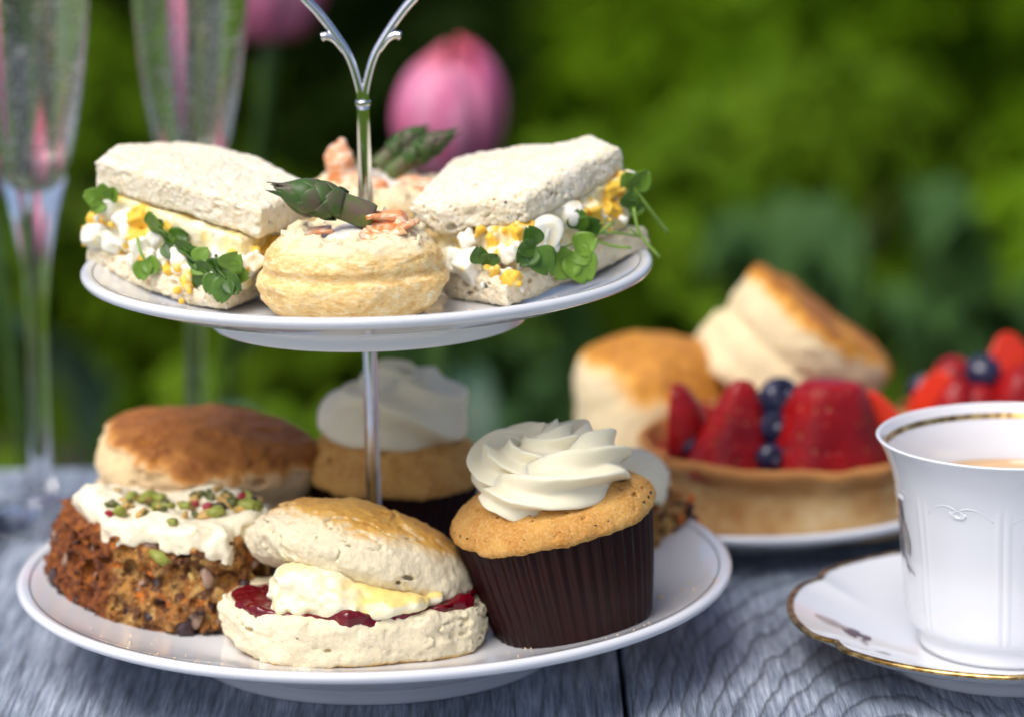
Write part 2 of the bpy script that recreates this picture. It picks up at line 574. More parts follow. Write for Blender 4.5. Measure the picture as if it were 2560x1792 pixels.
def leaf_mat(name, a, b, rough=.4, trans=.25, vs=1.5, spec=.4):
    k = Mat(name)
    c = k.mix(k.ramp(k.noise(vs, 4), [(.35, 0.), (.68, 1.)]), a, b)
    k.p(Base_Color=c, Roughness=rough, Specular_IOR_Level=spec)
    tr = k.n('BsdfTranslucent', {'Color': c})
    mx = k.n('MixShader', {0: trans, 1: k.b.outputs[0], 2: tr.outputs[0]})
    k.t.links.new(mx.outputs[0], k.out.inputs[0])
    return k.m
M['cress'] = leaf_mat('cress leaf', (.12, .24, .018), (.20, .36, .04), .35, .2)
M['cress_dark'] = leaf_mat('dark cress leaf', (.03, .085, .006), (.08, .18, .015), .35, .15)
M['cress_stem'] = leaf_mat('cress stem', (.22, .38, .05), (.32, .48, .10), .35, .2)
k = Mat('asparagus')
c = k.mix(k.ramp(k.noise(.9, 4), [(.40, 0.), (.62, 1.)]), (.085, .17, .03), (.14, .10, .07))
c = k.mix(k.ramp(k.noise(1.6, 3, co=k.co((1, 1, 1), (3, 1, 2))), [(.56, 0.), (.7, .7)]), c, (.13, .20, .035))
k.p(Base_Color=c, Roughness=.4, Specular_IOR_Level=.3)
k.bump(k.noise(9, 3, co=k.co((1, 1, 1))), .02, .5)
M['asparagus'] = k.m
k = Mat('asparagus scale')
c = k.mix(k.ramp(k.noise(1.4, 4), [(.45, 0.), (.66, 1.)]), (.050, .105, .022), (.11, .075, .06))
k.p(Base_Color=k.mix(k.attr('crust'), c, (.15, .12, .08)), Roughness=.42, Specular_IOR_Level=.3)
k.bump(k.noise(12, 3), .015, .5)
M['scale'] = k.m
k = Mat('smoked salmon')
st = k.noise(2.2, 3, co=k.co((1, 1, 2.5)), dist=.8)
k.p(Base_Color=k.ramp(st, [(.36, (.80, .28, .09)), (.52, (.84, .45, .25)), (.66, (.86, .68, .54))]), Roughness=.3)
k.sss(.4, .3, (1, .5, .3))
k.bump(k.noise(5, 4), .04, .6)
M['salmon'] = k.m
M['cream_cheese'] = simple('cream cheese', (.84, .76, .68), .35, var=.06, sss=.4, sr=.25, bump=.05, bs=4)

k = Mat('strawberry skin')
seeds = k.vor(3.2, co=k.co((1, 1, .8)), rnd=.35)
sd = k.ramp(seeds, [(.10, 1.), (.15, 0.)])
c = k.mix(k.ramp(k.noise(.8, 3), [(.35, 0.), (.68, 1.)]), (.17, .002, .006), (.36, .006, .006))
k.p(Base_Color=k.mix(k.math('MULTIPLY', sd, .6), c, (.50, .26, .06)), Roughness=.30, Specular_IOR_Level=.30)
k.bump(k.ramp(seeds, [(.0, 0.), (.30, 1.)]), .10, 1.0)
M['strawberry'] = k.m
M['strawberry_cut'] = simple('cut strawberry', (.66, .040, .015), .25, var=.35, vs=1.5, sss=.2, spec=.3)
M['blueberry'] = simple('blueberry', (.014, .016, .05), .22, var=.7, vs=2, coat=.35)
k = Mat('tart crust')
c = k.mix(k.attr('crust'), k.ramp(k.noise(.55, 4), [(.38, (.50, .25, .08)), (.55, (.66, .42, .18)), (.68, (.74, .56, .30))]), (.42, .19, .06))
k.p(Base_Color=c, Roughness=.75, Specular_IOR_Level=.2)
k.bump(k.noise(7, 5, .7), .05, .8)
M['tart'] = k.m
M['custard'] = simple('tart glaze', (.30, .02, .02), .1, coat=.6)

k = Mat('clear glass')
k.p(Base_Color=(1, 1, 1), Roughness=0.0, IOR=1.47, Transmission_Weight=1.0)
M['glass'] = k.m
k = Mat('sparkling wine')
k.p(Base_Color=(.985, .965, .90), Roughness=0.0, IOR=1.34, Transmission_Weight=1.0)
M['wine'] = k.m
M['bubble'] = simple('gas bubble', (.80, .82, .82), .12)

def tulip_mat():
    k = Mat('tulip petal')
    g = k.attr('tip')
    c = k.mix(k.ramp(k.noise(.5, 4, co=k.co((1, 1, .25))), [(.35, 0.), (.68, 1.)]), (.66, .09, .26), (.86, .42, .60))
    c = k.mix(g, c, (.62, .08, .06))
    k.p(Base_Color=c, Roughness=.42)
    tr = k.n('BsdfTranslucent', {'Color': c})
    mx = k.n('MixShader', {0: .25, 1: k.b.outputs[0], 2: tr.outputs[0]})
    k.t.links.new(mx.outputs[0], k.out.inputs[0])
    return k.m
M['tulip'] = tulip_mat()
M['tulip_leaf'] = leaf_mat('tulip leaf', (.035, .085, .045), (.07, .14, .085), .5, .25, .3)
M['tulip_stem'] = leaf_mat('tulip stem', (.06, .13, .03), (.10, .18, .05), .5, .1)
M['leaf_bright'] = leaf_mat('bright shrub leaf', (.10, .215, .004), (.19, .33, .008), .6, .4, .2, .06)
M['leaf_mid'] = leaf_mat('green shrub leaf', (.075, .155, .004), (.14, .24, .010), .6, .35, .2, .06)
M['leaf_blue'] = leaf_mat('blue green leaf', (.04, .10, .028), (.085, .18, .045), .6, .3, .2, .12)
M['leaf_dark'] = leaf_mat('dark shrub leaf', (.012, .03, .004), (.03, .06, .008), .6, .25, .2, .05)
M['bark'] = simple('bark', (.05, .032, .02), .9, var=.5, vs=.8, bump=.2, bs=1)
k = Mat('lawn')
c = k.ramp(k.noise(.06, 6, .65), [(.35, (.02, .05, .004)), (.5, (.06, .12, .006)), (.66, (.11, .20, .010))])
k.p(Base_Color=c, Roughness=.95, Specular_IOR_Level=.05)
k.bump(k.noise(.5, 4), 2.0, .8)
M['lawn'] = k.m
M['grass'] = leaf_mat('grass blade', (.08, .16, .006), (.15, .26, .012), .6, .35, .1, .05)
M['soil'] = simple('garden soil', (.022, .014, .009), .95, var=.5, vs=.2, bump=1., bs=.4)

def wood_mat(name, cx, cy, knot):
    k = Mat(name)
    base = k.n('TexCoord').outputs['Object']
    k._c = None
    mp = k.n('Mapping', {'Vector': base, 'Scale': (100, 100, 100)}).outputs[0]
    warp = k.n('TexNoise', {'Vector': k.n('Mapping', {'Vector': mp, 'Scale': (.25, .05, .25)}).outputs[0], 'Scale': 1.0, 'Detail': 3}).outputs[1]
    wv = k.n('VectorMath', {0: warp, 1: (.5, .5, .5)}, operation='SUBTRACT').outputs[0]
    ws = k.n('VectorMath', {0: wv, 'Scale': 3.0 if knot else 2.2}, operation='SCALE').outputs[0]
    pw = k.n('VectorMath', {0: mp, 1: ws}, operation='ADD').outputs[0]
    if knot:
        sh = k.n('Mapping', {'Vector': pw, 'Location': (-cx, -cy * .27, 0), 'Scale': (1, .27, 0)}).outputs[0]
        dd = k.n('VectorMath', {0: sh}, operation='LENGTH').outputs['Value']
    else:
        sp = k.n('SeparateXYZ', {0: pw})
        dd = sp.outputs[0]
    jit = k.n('TexNoise', {'Vector': k.n('Mapping', {'Vector': mp, 'Scale': (1.6, .5, 1)}).outputs[0], 'Scale': 1.0, 'Detail': 4, 'Roughness': .7}).outputs[0]
    ddj = k.math('ADD', dd, k.math('MULTIPLY', jit, .35))
    ring = k.math('FRACT', k.math('MULTIPLY', ddj, 1.75 if knot else 1.25))
    line = k.ramp(ring, [(.0, 1.), (.13, 0.), (.60, .0), (.84, .25), (1.0, 1.)])
    fib = k.n('TexNoise', {'Vector': k.n('Mapping', {'Vector': mp, 'Scale': (6.5, .28, 1)}).outputs[0], 'Scale': 1.0, 'Detail': 5, 'Roughness': .7}).outputs[0]
    fib2 = k.n('TexNoise', {'Vector': k.n('Mapping', {'Vector': mp, 'Scale': (19, .55, 1)}).outputs[0], 'Scale': 1.0, 'Detail': 4, 'Roughness': .7}).outputs[0]
    big = k.n('TexNoise', {'Vector': k.n('Mapping', {'Vector': mp, 'Scale': (.30, .10, 1)}).outputs[0], 'Scale': 1.0, 'Detail': 4}).outputs[0]
    c = k.ramp(k.math('ADD', k.math('MULTIPLY', fib, .5), k.math('ADD', k.math('MULTIPLY', fib2, .3), k.math('MULTIPLY', big, .35))),
               [(.42, (.055, .070, .098)), (.53, (.16, .195, .25)), (.62, (.33, .385, .46)), (.71, (.60, .66, .73))])
    c = k.mix(k.math('MULTIPLY', line, .72 if knot else .5), c, (.022, .028, .038))
    k.p(Base_Color=c, Roughness=k.ramp(fib, [(.35, .55), (.7, .33)]), Specular_IOR_Level=.5)
    k.bump(k.math('SUBTRACT', k.math('ADD', fib2, fib), k.math('MULTIPLY', line, 1.0 if knot else .6)), .022, .8)
    return k.m
M['wood_knot'] = wood_mat('weathered grey wood with knot', -3.6, -20.6, True)
M['wood'] = wood_mat('weathered grey wood', 0, 0, False)
M['crumb'] = simple('crumb', (.74, .58, .34), .8)
M['print_dark'] = simple('painted flower', (.10, .075, .10), .25, var=.6, vs=3, coat=.4)
M['print_grey'] = simple('painted leaf', (.36, .34, .33), .25, var=.4, vs=3, coat=.4)
M['print_yellow'] = simple('painted petal', (.55, .44, .18), .25, coat=.4)

# ------------------------------------------------------------------ the setting: lawn, table
GZ = -45.0
TZ, DY = -.62, 1.9                        # table top height and set-back of what stands on the table
v, f = box(-6000, 6000, -3000, 9000, GZ - 20, GZ)
lawn = obj('lawn', v, f, M['lawn'], smooth=False)
tag(lawn, 'green garden lawn stretching away behind the table', kind='structure')
def bed(u, w):
    th = u * 2 * PI
    r = w
    x = 10 + 150 * r * np.cos(th) * (1 + .08 * np.sin(3 * th))
    y = 128 + 88 * r * np.sin(th)
    z = GZ + 1 + 5 * (1 - r ** 3) + .0 * x
    return np.stack([x, y, z], 1)
v, f = sheet(bed, 64, 14)
v[:, 2] += fbm(v, .08, 3) * 1.2
soil = obj('soil', v, f, M['soil'])
tag(soil, 'dark soil of the flower bed behind the table', kind='structure')

table = thing('wooden_table', 'weathered grey blue wooden plank table under the afternoon tea', 'table', (0, 0, GZ))
PW, GAP0 = 25.0, 8.84
ti = 0
for i in range(-3, 3):
    xa = GAP0 + i * PW + .08
    xb = GAP0 + (i + 1) * PW - .08
    xc = (xa + xb) / 2
    y0, y1 = -46, 27.0 + random.uniform(-.25, .25)
    hw, T, bv = (xb - xa) / 2, 2.6, .22
    sec = [(-hw, -T), (-hw, -bv), (-hw + bv * .3, -bv * .3), (-hw + bv, 0), (hw - bv, 0), (hw - bv * .3, -bv * .3), (hw, -bv), (hw, -T)]
    ys = [y0, y0 + bv, y1 - bv, y1]
    V = []
    for q, yy in enumerate(ys):
        for (sx, sz) in sec:
            V.append((sx, yy, sz - (bv * .5 if q in (0, 3) and sz > -1 else 0)))
    n = len(sec)
    F = [(q * n + a, q * n + (a + 1) % n, (q + 1) * n + (a + 1) % n, (q + 1) * n + a) for q in range(3) for a in range(n)]
    F += [tuple(range(n))[::-1], tuple(range(3 * n, 4 * n))]
    F = [t[::-1] for t in F]
    pl = obj('plank', V, F, M['wood_knot'] if i == 0 else M['wood'], table, smooth=False)
    pl.location = Vector((xc, 0, -GZ + TZ)) * S
for xx in (-55, 70):
    v, f = box(-3, 3, -36, 18, -GZ + TZ - 8.6, -GZ + TZ - 2.62)
    ap = obj('rail', v, f, M['wood'], table, smooth=False)
    ap.location.x = xx * S
    for yy in (-34, 16):
        v, f = box(-2.6, 2.6, -2.6, 2.6, 0, -GZ + TZ - 2.64)
        lg = obj('leg', v, f, M['wood'], table, smooth=False)
        lg.location = Vector((xx + (5.7 if xx < 0 else -5.7), yy, 0)) * S

# ------------------------------------------------------------------ garden: shrubs, grass, tulips
def leaf_cloud(n, rad3, size, seed, droop=.3, shell=.55, lumps=7):
    g = np.random.default_rng(seed)
    # lumpy crown: points gathered round several clump centres
    cc = g.normal(size=(lumps, 3))
    cc /= np.linalg.norm(cc, axis=1)[:, None]
    cc *= g.uniform(.35, .75, (lumps, 1))
    cr = g.uniform(.30, .55, lumps)
    wi = g.integers(0, lumps, n)
    d = g.normal(size=(n, 3))
    d /= np.linalg.norm(d, axis=1)[:, None]
    P = cc[wi] + d * (cr[wi] * g.uniform(shell, 1, n) ** .5)[:, None]
    P[:, 2] = np.maximum(P[:, 2], -.98 + g.uniform(0, .1, n))
    P = P * np.asarray(rad3)
    # leaf frames
    out = d + np.array([0, 0, .25]) + g.normal(size=(n, 3)) * .5
    out /= np.linalg.norm(out, axis=1)[:, None]
    t = g.normal(size=(n, 3))
    t -= out * (t * out).sum(1)[:, None]
    t /= np.linalg.norm(t, axis=1)[:, None]
    t[:, 2] -= droop
    b = np.cross(out, t)
    b /= np.linalg.norm(b, axis=1)[:, None] + 1e-9
    L = (size * g.uniform(.6, 1.3, n))[:, None]
    W = L * .30
    A = P
    Bm = P + t * L * .5 + out * L * .08
    T = P + t * L
    V = np.stack([A, Bm + b * W, T, Bm - b * W], 1).reshape(-1, 3)
    F = np.arange(n * 4).reshape(-1, 4)
    F = np.concatenate([F[:, [0, 1, 2]], F[:, [0, 2, 3]]])
    return V, F

def shrub(name, label, x, y, z0, r3, n, size, mat, seed, group):
    t = thing(name, label, 'shrub', (x, y, GZ), group=group)
    h = z0 - GZ
    V, F = leaf_cloud(n, r3, size, seed)
    V[:, 2] += h
    obj('crown', V, F, mat, t, smooth=False)
    for q in range(3):
        a = q * 2.1 + seed
        p = np.array([[0, 0, -1], [2 * math.cos(a), 2 * math.sin(a), h * .4], [r3[0] * .4 * math.cos(a), r3[1] * .4 * math.sin(a), h + r3[2] * .3]])
        vv, ff = tube(smoothprof(p, 5), np.linspace(1.0, .35, 11), 6)
        obj('stem', vv, ff, M['bark'], t)
    return t

G = 'shrubs behind the table'
SH = [
    # x, y, zc, (rx, ry, rz), n, leafsize, mat, label
    (-70, 330, -14, (46, 34, 30), 2600, 7, 'leaf_mid', 'dark green shrub farthest to the left of the back row'),
    (-18, 350, -12, (38, 30, 32), 2200, 7, 'leaf_dark', 'shrub painted very dark for the shadowy gap behind the steel handle of the stand'),  # dark gap of soil and trunk shadow put into the leaf colour
    (30, 340, -10, (44, 34, 36), 3200, 7, 'leaf_bright', 'bright green shrub behind the pink tulip'),
    (84, 335, -8, (48, 34, 38), 3600, 7, 'leaf_bright', 'bright yellow green shrub filling the upper middle of the garden'),
    (140, 350, -8, (50, 34, 38), 3400, 7, 'leaf_mid', 'mid green shrub at the right end of the back row'),
    (-48, 225, -28, (34, 24, 18), 2500, 6, 'leaf_mid', 'low green shrub behind the two champagne flutes'),
    (-6, 215, -30, (26, 22, 15), 1700, 6, 'leaf_mid', 'low green shrub seen under the upper plate'),
    (40, 228, -28, (30, 22, 17), 2300, 6, 'leaf_mid', 'low green shrub beyond the golden scones'),
    (78, 232, -24, (34, 24, 20), 2600, 6, 'leaf_bright', 'low bright shrub above the teacup'),
    (122, 250, -24, (34, 26, 20), 1800, 6, 'leaf_mid', 'low shrub at the far right of the flower bed'),
    (-105, 260, -22, (36, 30, 22), 1500, 7, 'leaf_mid', 'low shrub at the far left beyond the flutes'),
]
for q, (x, y, z, r3, n, sz, mt, lb) in enumerate(SH):
    shrub('garden_shrub', lb, x, y, z, r3, n, sz, M[mt], 40 + q, G)

# far hedge closing the garden
hx = thing('hedge', 'long leafy hedge closing off the garden', 'hedge', (30, 560, GZ))
V, F = [], []
g = np.random.default_rng(3)
n = 9000
P = np.stack([g.uniform(-260, 260, n), g.uniform(-40, 40, n), g.uniform(0, 95, n)], 1)
P[:, 1] += fbm(P, .02, 2) * 18
d = g.normal(size=(n, 3))
d /= np.linalg.norm(d, axis=1)[:, None]
e = np.cross(d, g.normal(size=(n, 3)))
e /= np.linalg.norm(e, axis=1)[:, None]
L = g.uniform(6, 12, n)[:, None]
V = np.stack([P, P + d * L * .5 + e * L * .3, P + d * L, P + d * L * .5 - e * L * .3], 1).reshape(-1, 3)
F = np.arange(n * 4).reshape(-1, 4)
obj('foliage', V, F, M['leaf_mid'], hx, smooth=False)
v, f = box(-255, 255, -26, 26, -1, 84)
obj('dark_core', v, f, M['leaf_dark'], hx, smooth=False)  # solid box in dark leaf green, darkens the gaps between the hedge leaves

# grass
n = 26000
P = np.stack([g.uniform(-200, 260, n), g.uniform(190, 560, n), np.full(n, GZ)], 1)
a = g.uniform(0, 2 * PI, n)
d = np.stack([np.cos(a), np.sin(a), np.zeros(n)], 1)
H = g.uniform(4, 11, n)
tip = P + np.stack([np.cos(a * 3) * H * .4, np.sin(a * 3) * H * .4, H], 1)
V = np.stack([P - d * .5, P + d * .5, tip], 1).reshape(-1, 3)
o = obj('grass', V, np.arange(n * 3).reshape(-1, 3), M['grass'], smooth=False)
tag(o, 'rough grass growing across the garden lawn', 'grass', kind='stuff')

def tulip_flower(parent, h, scale=1.0, seed=0):
    """closed egg-shaped bloom of six petals; its base at height h"""
    g = np.random.default_rng(seed)
    for q in range(6):
        inner = q % 2
        a0 = q * PI / 3 + g.uniform(-.12, .12)
        R = (2.75 if inner else 3.0) * scale
        Ht = (7.4 if inner else 7.8) * scale * g.uniform(.95, 1.05)
        def fn(u, w, a0=a0, R=R, Ht=Ht, inner=inner):
            wd = 1.25 * np.sin(np.clip(u * .80 + .12, 0, 1) * PI) ** .5
            wd = wd * np.where(u > .80, np.sqrt(np.clip((1 - u) / .20, 0, 1)) * .55 + .45, 1)
            s = (w - .5) * 2
            ang = a0 + s * wd * .78
            rr = R * np.sin(np.clip(u * .90 + .09, 0, 1) * PI) ** .58 * (1 + .05 * np.cos(s * 2.2)) + .12 * np.sin(s * 4 + a0)
            z = h + Ht * (u - .06 * u ** 4) - .35 * s * s * u
            return np.stack([rr * np.cos(ang), rr * np.sin(ang), z], 1)
        v, f = sheet(fn, 18, 11)
        obj('petal', v, f, M['tulip'], parent, solid=.07, attr={'tip': lambda P, N, h=h, Ht=Ht: sstep(.72, 1.0, (P[:, 2] - h) / Ht) * .8})

def tulip(label, x, y, zbase, scale=1.0, lean=0, seed=0, leaves=3, bend=(0, 26, 1.7)):
    h = (zbase - GZ - 2)
    t = thing('pink_tulip', label, 'tulip', (x - h * math.sin(rad(lean)), y, GZ + 2), (0, lean, 0), 'pink tulips growing behind the table')
    zz = np.linspace(0, h + .4, 12)
    path = np.stack([bend[0] * (1 - zz / zz[-1]) ** bend[2], bend[1] * (1 - zz / zz[-1]) ** bend[2], zz], 1)
    off = path[-1] * np.array([1, 1, 0])
    path = path - off
    v, f = tube(path, np.linspace(.55, .42, 12) * scale, 10)
    obj('stem', v, f, M['tulip_stem'], t)
    tulip_flower(t, h, scale, seed)
    g = np.random.default_rng(seed + 50)
    for q in range(leaves):
        a = g.uniform(0, 6.28)
        Lh = g.uniform(24, 34)
        spread = g.uniform(7, 15)
        def fn(u, w, a=a, Lh=Lh, spread=spread):
            wd = 3.6 * np.sin(np.clip(u, 0, 1) ** .7 * PI) ** .8 + .25 * (1 - u)
            s = (w - .5) * 2
            rr = .6 + spread * u ** 1.6
            z = Lh * np.sin(u * 1.75) / 1.0
            z = z + .9 * s * s + .6 * np.sin(u * 9 + a) * s
            ca, sa = np.cos(a), np.sin(a)
            return np.stack([bend[0] + rr * ca - s * wd * sa, bend[1] + rr * sa + s * wd * ca, z + 1], 1)
        v, f = sheet(fn, 16, 7)
        obj('leaf', v, f, M['tulip_leaf'], t, solid=.12)
    return t

tulip('single large pink tulip bloom standing right behind the steel handle', 1.9, 50, 8.6, .95, 3, 1)
tulip('pink tulip cut off by the top edge behind the second flute', -7.6, 60, 14.6, 1.05, -2, 2, bend=(-16, 60, 1.15))
tulip('pink tulip behind the left champagne flute', -21, 46, 9.0, 1.0, -3, 3)
tulip('unseen pink tulip added for its streak through the left flute', -33, 50, 9, 1.0, 3, 4)  # out of view, added so the flute refracts a pink streak

# broad blue-green leaf clumps in the bed
def leaf_clump(label, x, y, n, Lh, mat, seed, wd0=3.4, spread=12):
    t = thing('leaf_clump', label, 'plant', (x, y, GZ + 3), group='broad leaved plants in the flower bed')
    g = np.random.default_rng(seed)
    for q in range(n):
        a = g.uniform(0, 6.28)
        lh = Lh * g.uniform(.7, 1.1)
        sp = spread * g.uniform(.5, 1.3)
        w0 = wd0 * g.uniform(.7, 1.25)
        def fn(u, w):
            wd = w0 * np.sin(np.clip(u, 0, 1) ** .75 * PI) ** .8 + .2 * (1 - u)
            s = (w - .5) * 2
            rr = .6 + sp * u ** 1.5
            z = lh * np.sin(u * 2.0) + .8 * s * s
            return np.stack([rr * np.cos(a) - s * wd * np.sin(a), rr * np.sin(a) + s * wd * np.cos(a), z], 1)
        v, f = sheet(fn, 12, 5)
        obj('leaf', v, f, mat, t, solid=.1)
LC = [(27, 124, 13, 34, 'leaf_blue', 'broad blue green leaves rising behind the golden scones'),
      (14, 116, 11, 31, 'leaf_blue', 'blue green leaves just right of the pink tulip stem'),
      (42, 132, 12, 31, 'leaf_blue', 'blue green leaves above the teacup and second tart'),
      (2, 128, 11, 26, 'leaf_blue', 'dark leaves under the upper plate right of the pole'),
      (-9, 100, 9, 24, 'leaf_mid', 'green leaves under the upper plate left of the pole'),
      (-22, 104, 9, 26, 'leaf_mid', 'green leaves between the champagne flutes'),
      (-34, 92, 9, 24, 'leaf_mid', 'green leaves left of the first champagne flute'),
      (50, 112, 10, 34, 'leaf_mid', 'green leaves at the far right behind the teacup'),
      (14, 120, 9, 38, 'leaf_mid', 'tall green leaves behind the right sandwich')]
for q, (x, y, n, lh, mt, lb) in enumerate(LC):
    leaf_clump(lb, x, y, n, lh, M[mt], 70 + q)

# ------------------------------------------------------------------ cake stand
stand = thing('cake_stand', 'two tier white porcelain cake stand with steel pole and forked handle', 'cake stand')

def plate_profile(R, zr, rf, well, t=.34, foot=.55):
    """closed ring profile: R rim radius, zr rim height, rf foot radius, well = height of the flat"""
    pts = [(0.0, well), (R * .45, well), (R * .62, well + .02), (R * .74, well + (zr - well) * .22), (R * .88, well + (zr - well) * .62), (R - .42, zr - .05), (R - .2, zr + .02)]
    top = smoothprof(pts, 6)
    edge = [(R - .07, zr), (R, zr - .10), (R + .005, zr - .20), (R - .06, zr - .32), (R - .25, zr - .42)]
    und = smoothprof([(R - .25, zr - .42), (R * .88, zr - .75), (R * .74, well - .10 + (zr - well) * .02), (rf + .45, foot + .20), (rf + .12, foot - .05), (rf, .10), (rf - .12, 0), (rf - .3, .06), (rf - .42, foot - .1), (rf - .7, well - .5), (rf * .5, well - .45), (0.0, well - .45)], 5)
    return np.concatenate([top, edge, und[1:]])

LW, UW = 1.30, 12.75                       # well heights of the two plates
prof = plate_profile(13.0, 2.62 - TZ, 6.7, LW - TZ)
prof = [(r, z + TZ) for r, z in prof]
v, f = lathe(prof, 160)
lower_plate = obj('lower_plate', v, f[:, ::-1], M['porcelain'], stand)
def ring_line(r, z, w, mat, parent, name='rim_line', n=160, h=.012):
    v, f = lathe([(r - w / 2, z), (r - w / 2, z + h), (r + w / 2, z + h), (r + w / 2, z)], n, closed='ring')
    return obj(name, v, f, mat, parent)
def topz(prof, r):
    for (r0, z0), (r1, z1) in zip(prof[:-1], prof[1:]):
        if r0 <= r <= r1:
            return z0 + (z1 - z0) * (r - r0) / max(1e-6, r1 - r0)
    return prof[0][1]
ring_line(12.55, topz(prof, 12.55) - .002, .07, M['silver_line'], lower_plate)
prof_l = prof
prof = plate_profile(10.2, 13.85 - 11.72, 5.7, UW - 11.72)
prof = [(r, z + 11.72) for r, z in prof]
v, f = lathe(prof, 160)
upper_plate = obj('upper_plate', v, f[:, ::-1], M['porcelain'], stand)
ring_line(9.78, topz(prof, 9.78) - .002, .06, M['silver_line'], upper_plate)
prof_u = prof

def pole(z0, z1, r0, r1, name):
    zz = np.linspace(z0, z1, 24)
    path = np.stack([np.zeros(24), np.zeros(24), zz], 1)
    sec = lambda ph, t: 1 - .16 * np.exp(-((np.cos(ph * 3) - 1) / .25) ** 2)
    v, f = tube(path, np.linspace(r0, r1, 24), 30, sec)
    return obj(name, v, f, M['chrome'], stand)
pole(LW - .2, 12.5, .28, .25, 'lower_pole')
pole(UW - .1, 19.55, .33, .215, 'upper_pole')
for z, r, h, nm in ((LW - .02, .8, .35, 'washer'), (UW - .02, .75, .3, 'washer'), (11.8, .55, .45, 'nut')):
    v, f = lathe(smoothprof([(0, z + h), (r * .55, z + h), (r * .8, z + h * .75), (r, z + h * .2), (r * .96, z), (0, z)], 3), 40)
    obj(nm, v, f[:, ::-1], M['chrome'], stand)
v, f = lathe(smoothprof([(0, 19.42), (.25, 19.42), (.285, 19.50), (.25, 19.60), (0, 19.60)], 4), 32)
obj('collar', v, f, M['chrome'], stand)
for s in (-1, 1):
    p = smoothprof([(.10 * s, 0, 19.5), (.11 * s, 0, 20.0), (.42 * s, 0, 21.1), (.95 * s, 0, 22.0), (1.5 * s, 0, 22.75), (2.2 * s, 0, 23.6), (3.1 * s, 0, 25.4), (2.9 * s, 0, 27.6), (1.4 * s, 0, 29.0), (0, 0, 28.4)], 8)
    v, f = tube(p, np.linspace(.135, .20, len(p)), 16)
    arm = obj('handle_arm', v, f, M['chrome'], stand)
    p = smoothprof([(.62 * s, -.02, 21.35), (.92 * s, -.04, 21.75), (1.20 * s, -.05, 21.90), (1.42 * s, -.05, 21.86)], 6)
    rr = np.concatenate([np.linspace(.10, .15, len(p) - 3), [.17, .15, .06]])
    v, f = tube(p, rr, 14)
    obj('curl', v, f, M['chrome'], arm)

# ------------------------------------------------------------------ generic food builders
def crumbs_on(parent_label, name, cat, spots, mat, group=None):
    """a few loose crumbs, one small mesh of pieces nobody would count"""
    V, F, nv = [], [], 0
    for (x, y, z, r) in spots:
        v, f = lump(r, 5)
        V.append(np.asarray(v) + np.array([x, y, z + r * .6]))
        F.append(np.asarray(f) + nv)
        nv += len(v)
    o = obj(name, np.concatenate(V), np.concatenate(F), mat)
    tag(o, parent_label, cat, kind='stuff')
    return o

def lump(r, n=7, asp=(1, 1, 1), amp=.35, seed=None):
    """small irregular rounded piece"""
    g = np.random.default_rng(seed if seed is not None else random.randint(0, 99999))
    V, F = [], []
    th = np.linspace(0, PI, n)
    ph = np.arange(2 * n) * PI / n
    T, Pp = np.meshgrid(th, ph, indexing='ij')
    d = np.stack([np.sin(T) * np.cos(Pp), np.sin(T) * np.sin(Pp), np.cos(T)], -1).reshape(-1, 3)
    nrm = g.normal(size=(5, 3))
    nrm /= np.linalg.norm(nrm, axis=1)[:, None]
    off = g.uniform(.30, .75, 5)
    k = np.min(np.where(d @ nrm.T > 1e-3, off / np.maximum(d @ nrm.T, 1e-3), 9), 1)
    rr = np.minimum(1, k * .5 + .5 * np.minimum(1, k)) * (1 + amp * .35 * fbm(d, 1.6, 2, seed=g.uniform(0, 9)))
    V = d * rr[:, None] * r * np.asarray(asp)
    m = 2 * n
    F = [(i * m + j, (i + 1) * m + j, (i + 1) * m + (j + 1) % m, i * m + (j + 1) % m) for i in range(n - 1) for j in range(m)]
    return V, np.array(F)

def chunk_mesh(seed, size, planes, rnd=.1, rough=.03, h=.055, sc=2.5):
    """rounded polyhedral chunk: random half spaces, smoothly intersected"""
    g = np.random.default_rng(seed)
    N = g.normal(size=(planes, 3)).astype(np.float32)
    N /= np.linalg.norm(N, axis=1)[:, None]
    D = size * g.uniform(.6, 1.0, planes)
    def fn(X, Y, Z):
        V = np.sqrt(X * X + Y * Y + Z * Z) - size * 1.15
        for a, d in zip(N, D):
            V = smax(V, X * a[0] + Y * a[1] + Z * a[2] - d, rnd)
        return V
    b = size * 1.35
    return implicit(fn, (-b, -b, -b), (b, b, b), h, detail=lambda P: fbm(P, sc, 3, seed=seed) * rough)

def frame_of(corners):
    c = np.asarray(corners, dtype=float)
    m = c.mean(0)
    _, _, vt = np.linalg.svd(c - m)
    n = vt[2] if vt[2][2] > 0 else -vt[2]
    ex = c[1] - c[0]
    ex = ex - n * (ex @ n)
    ex /= np.linalg.norm(ex)
    ey = np.cross(n, ex)
    L = np.stack([(c - m) @ ex, (c - m) @ ey], 1)
    R = Matrix(((ex[0], ey[0], n[0]), (ex[1], ey[1], n[1]), (ex[2], ey[2], n[2]))).to_4x4()
    return Matrix.Translation(Vector(m) * S) @ R, L

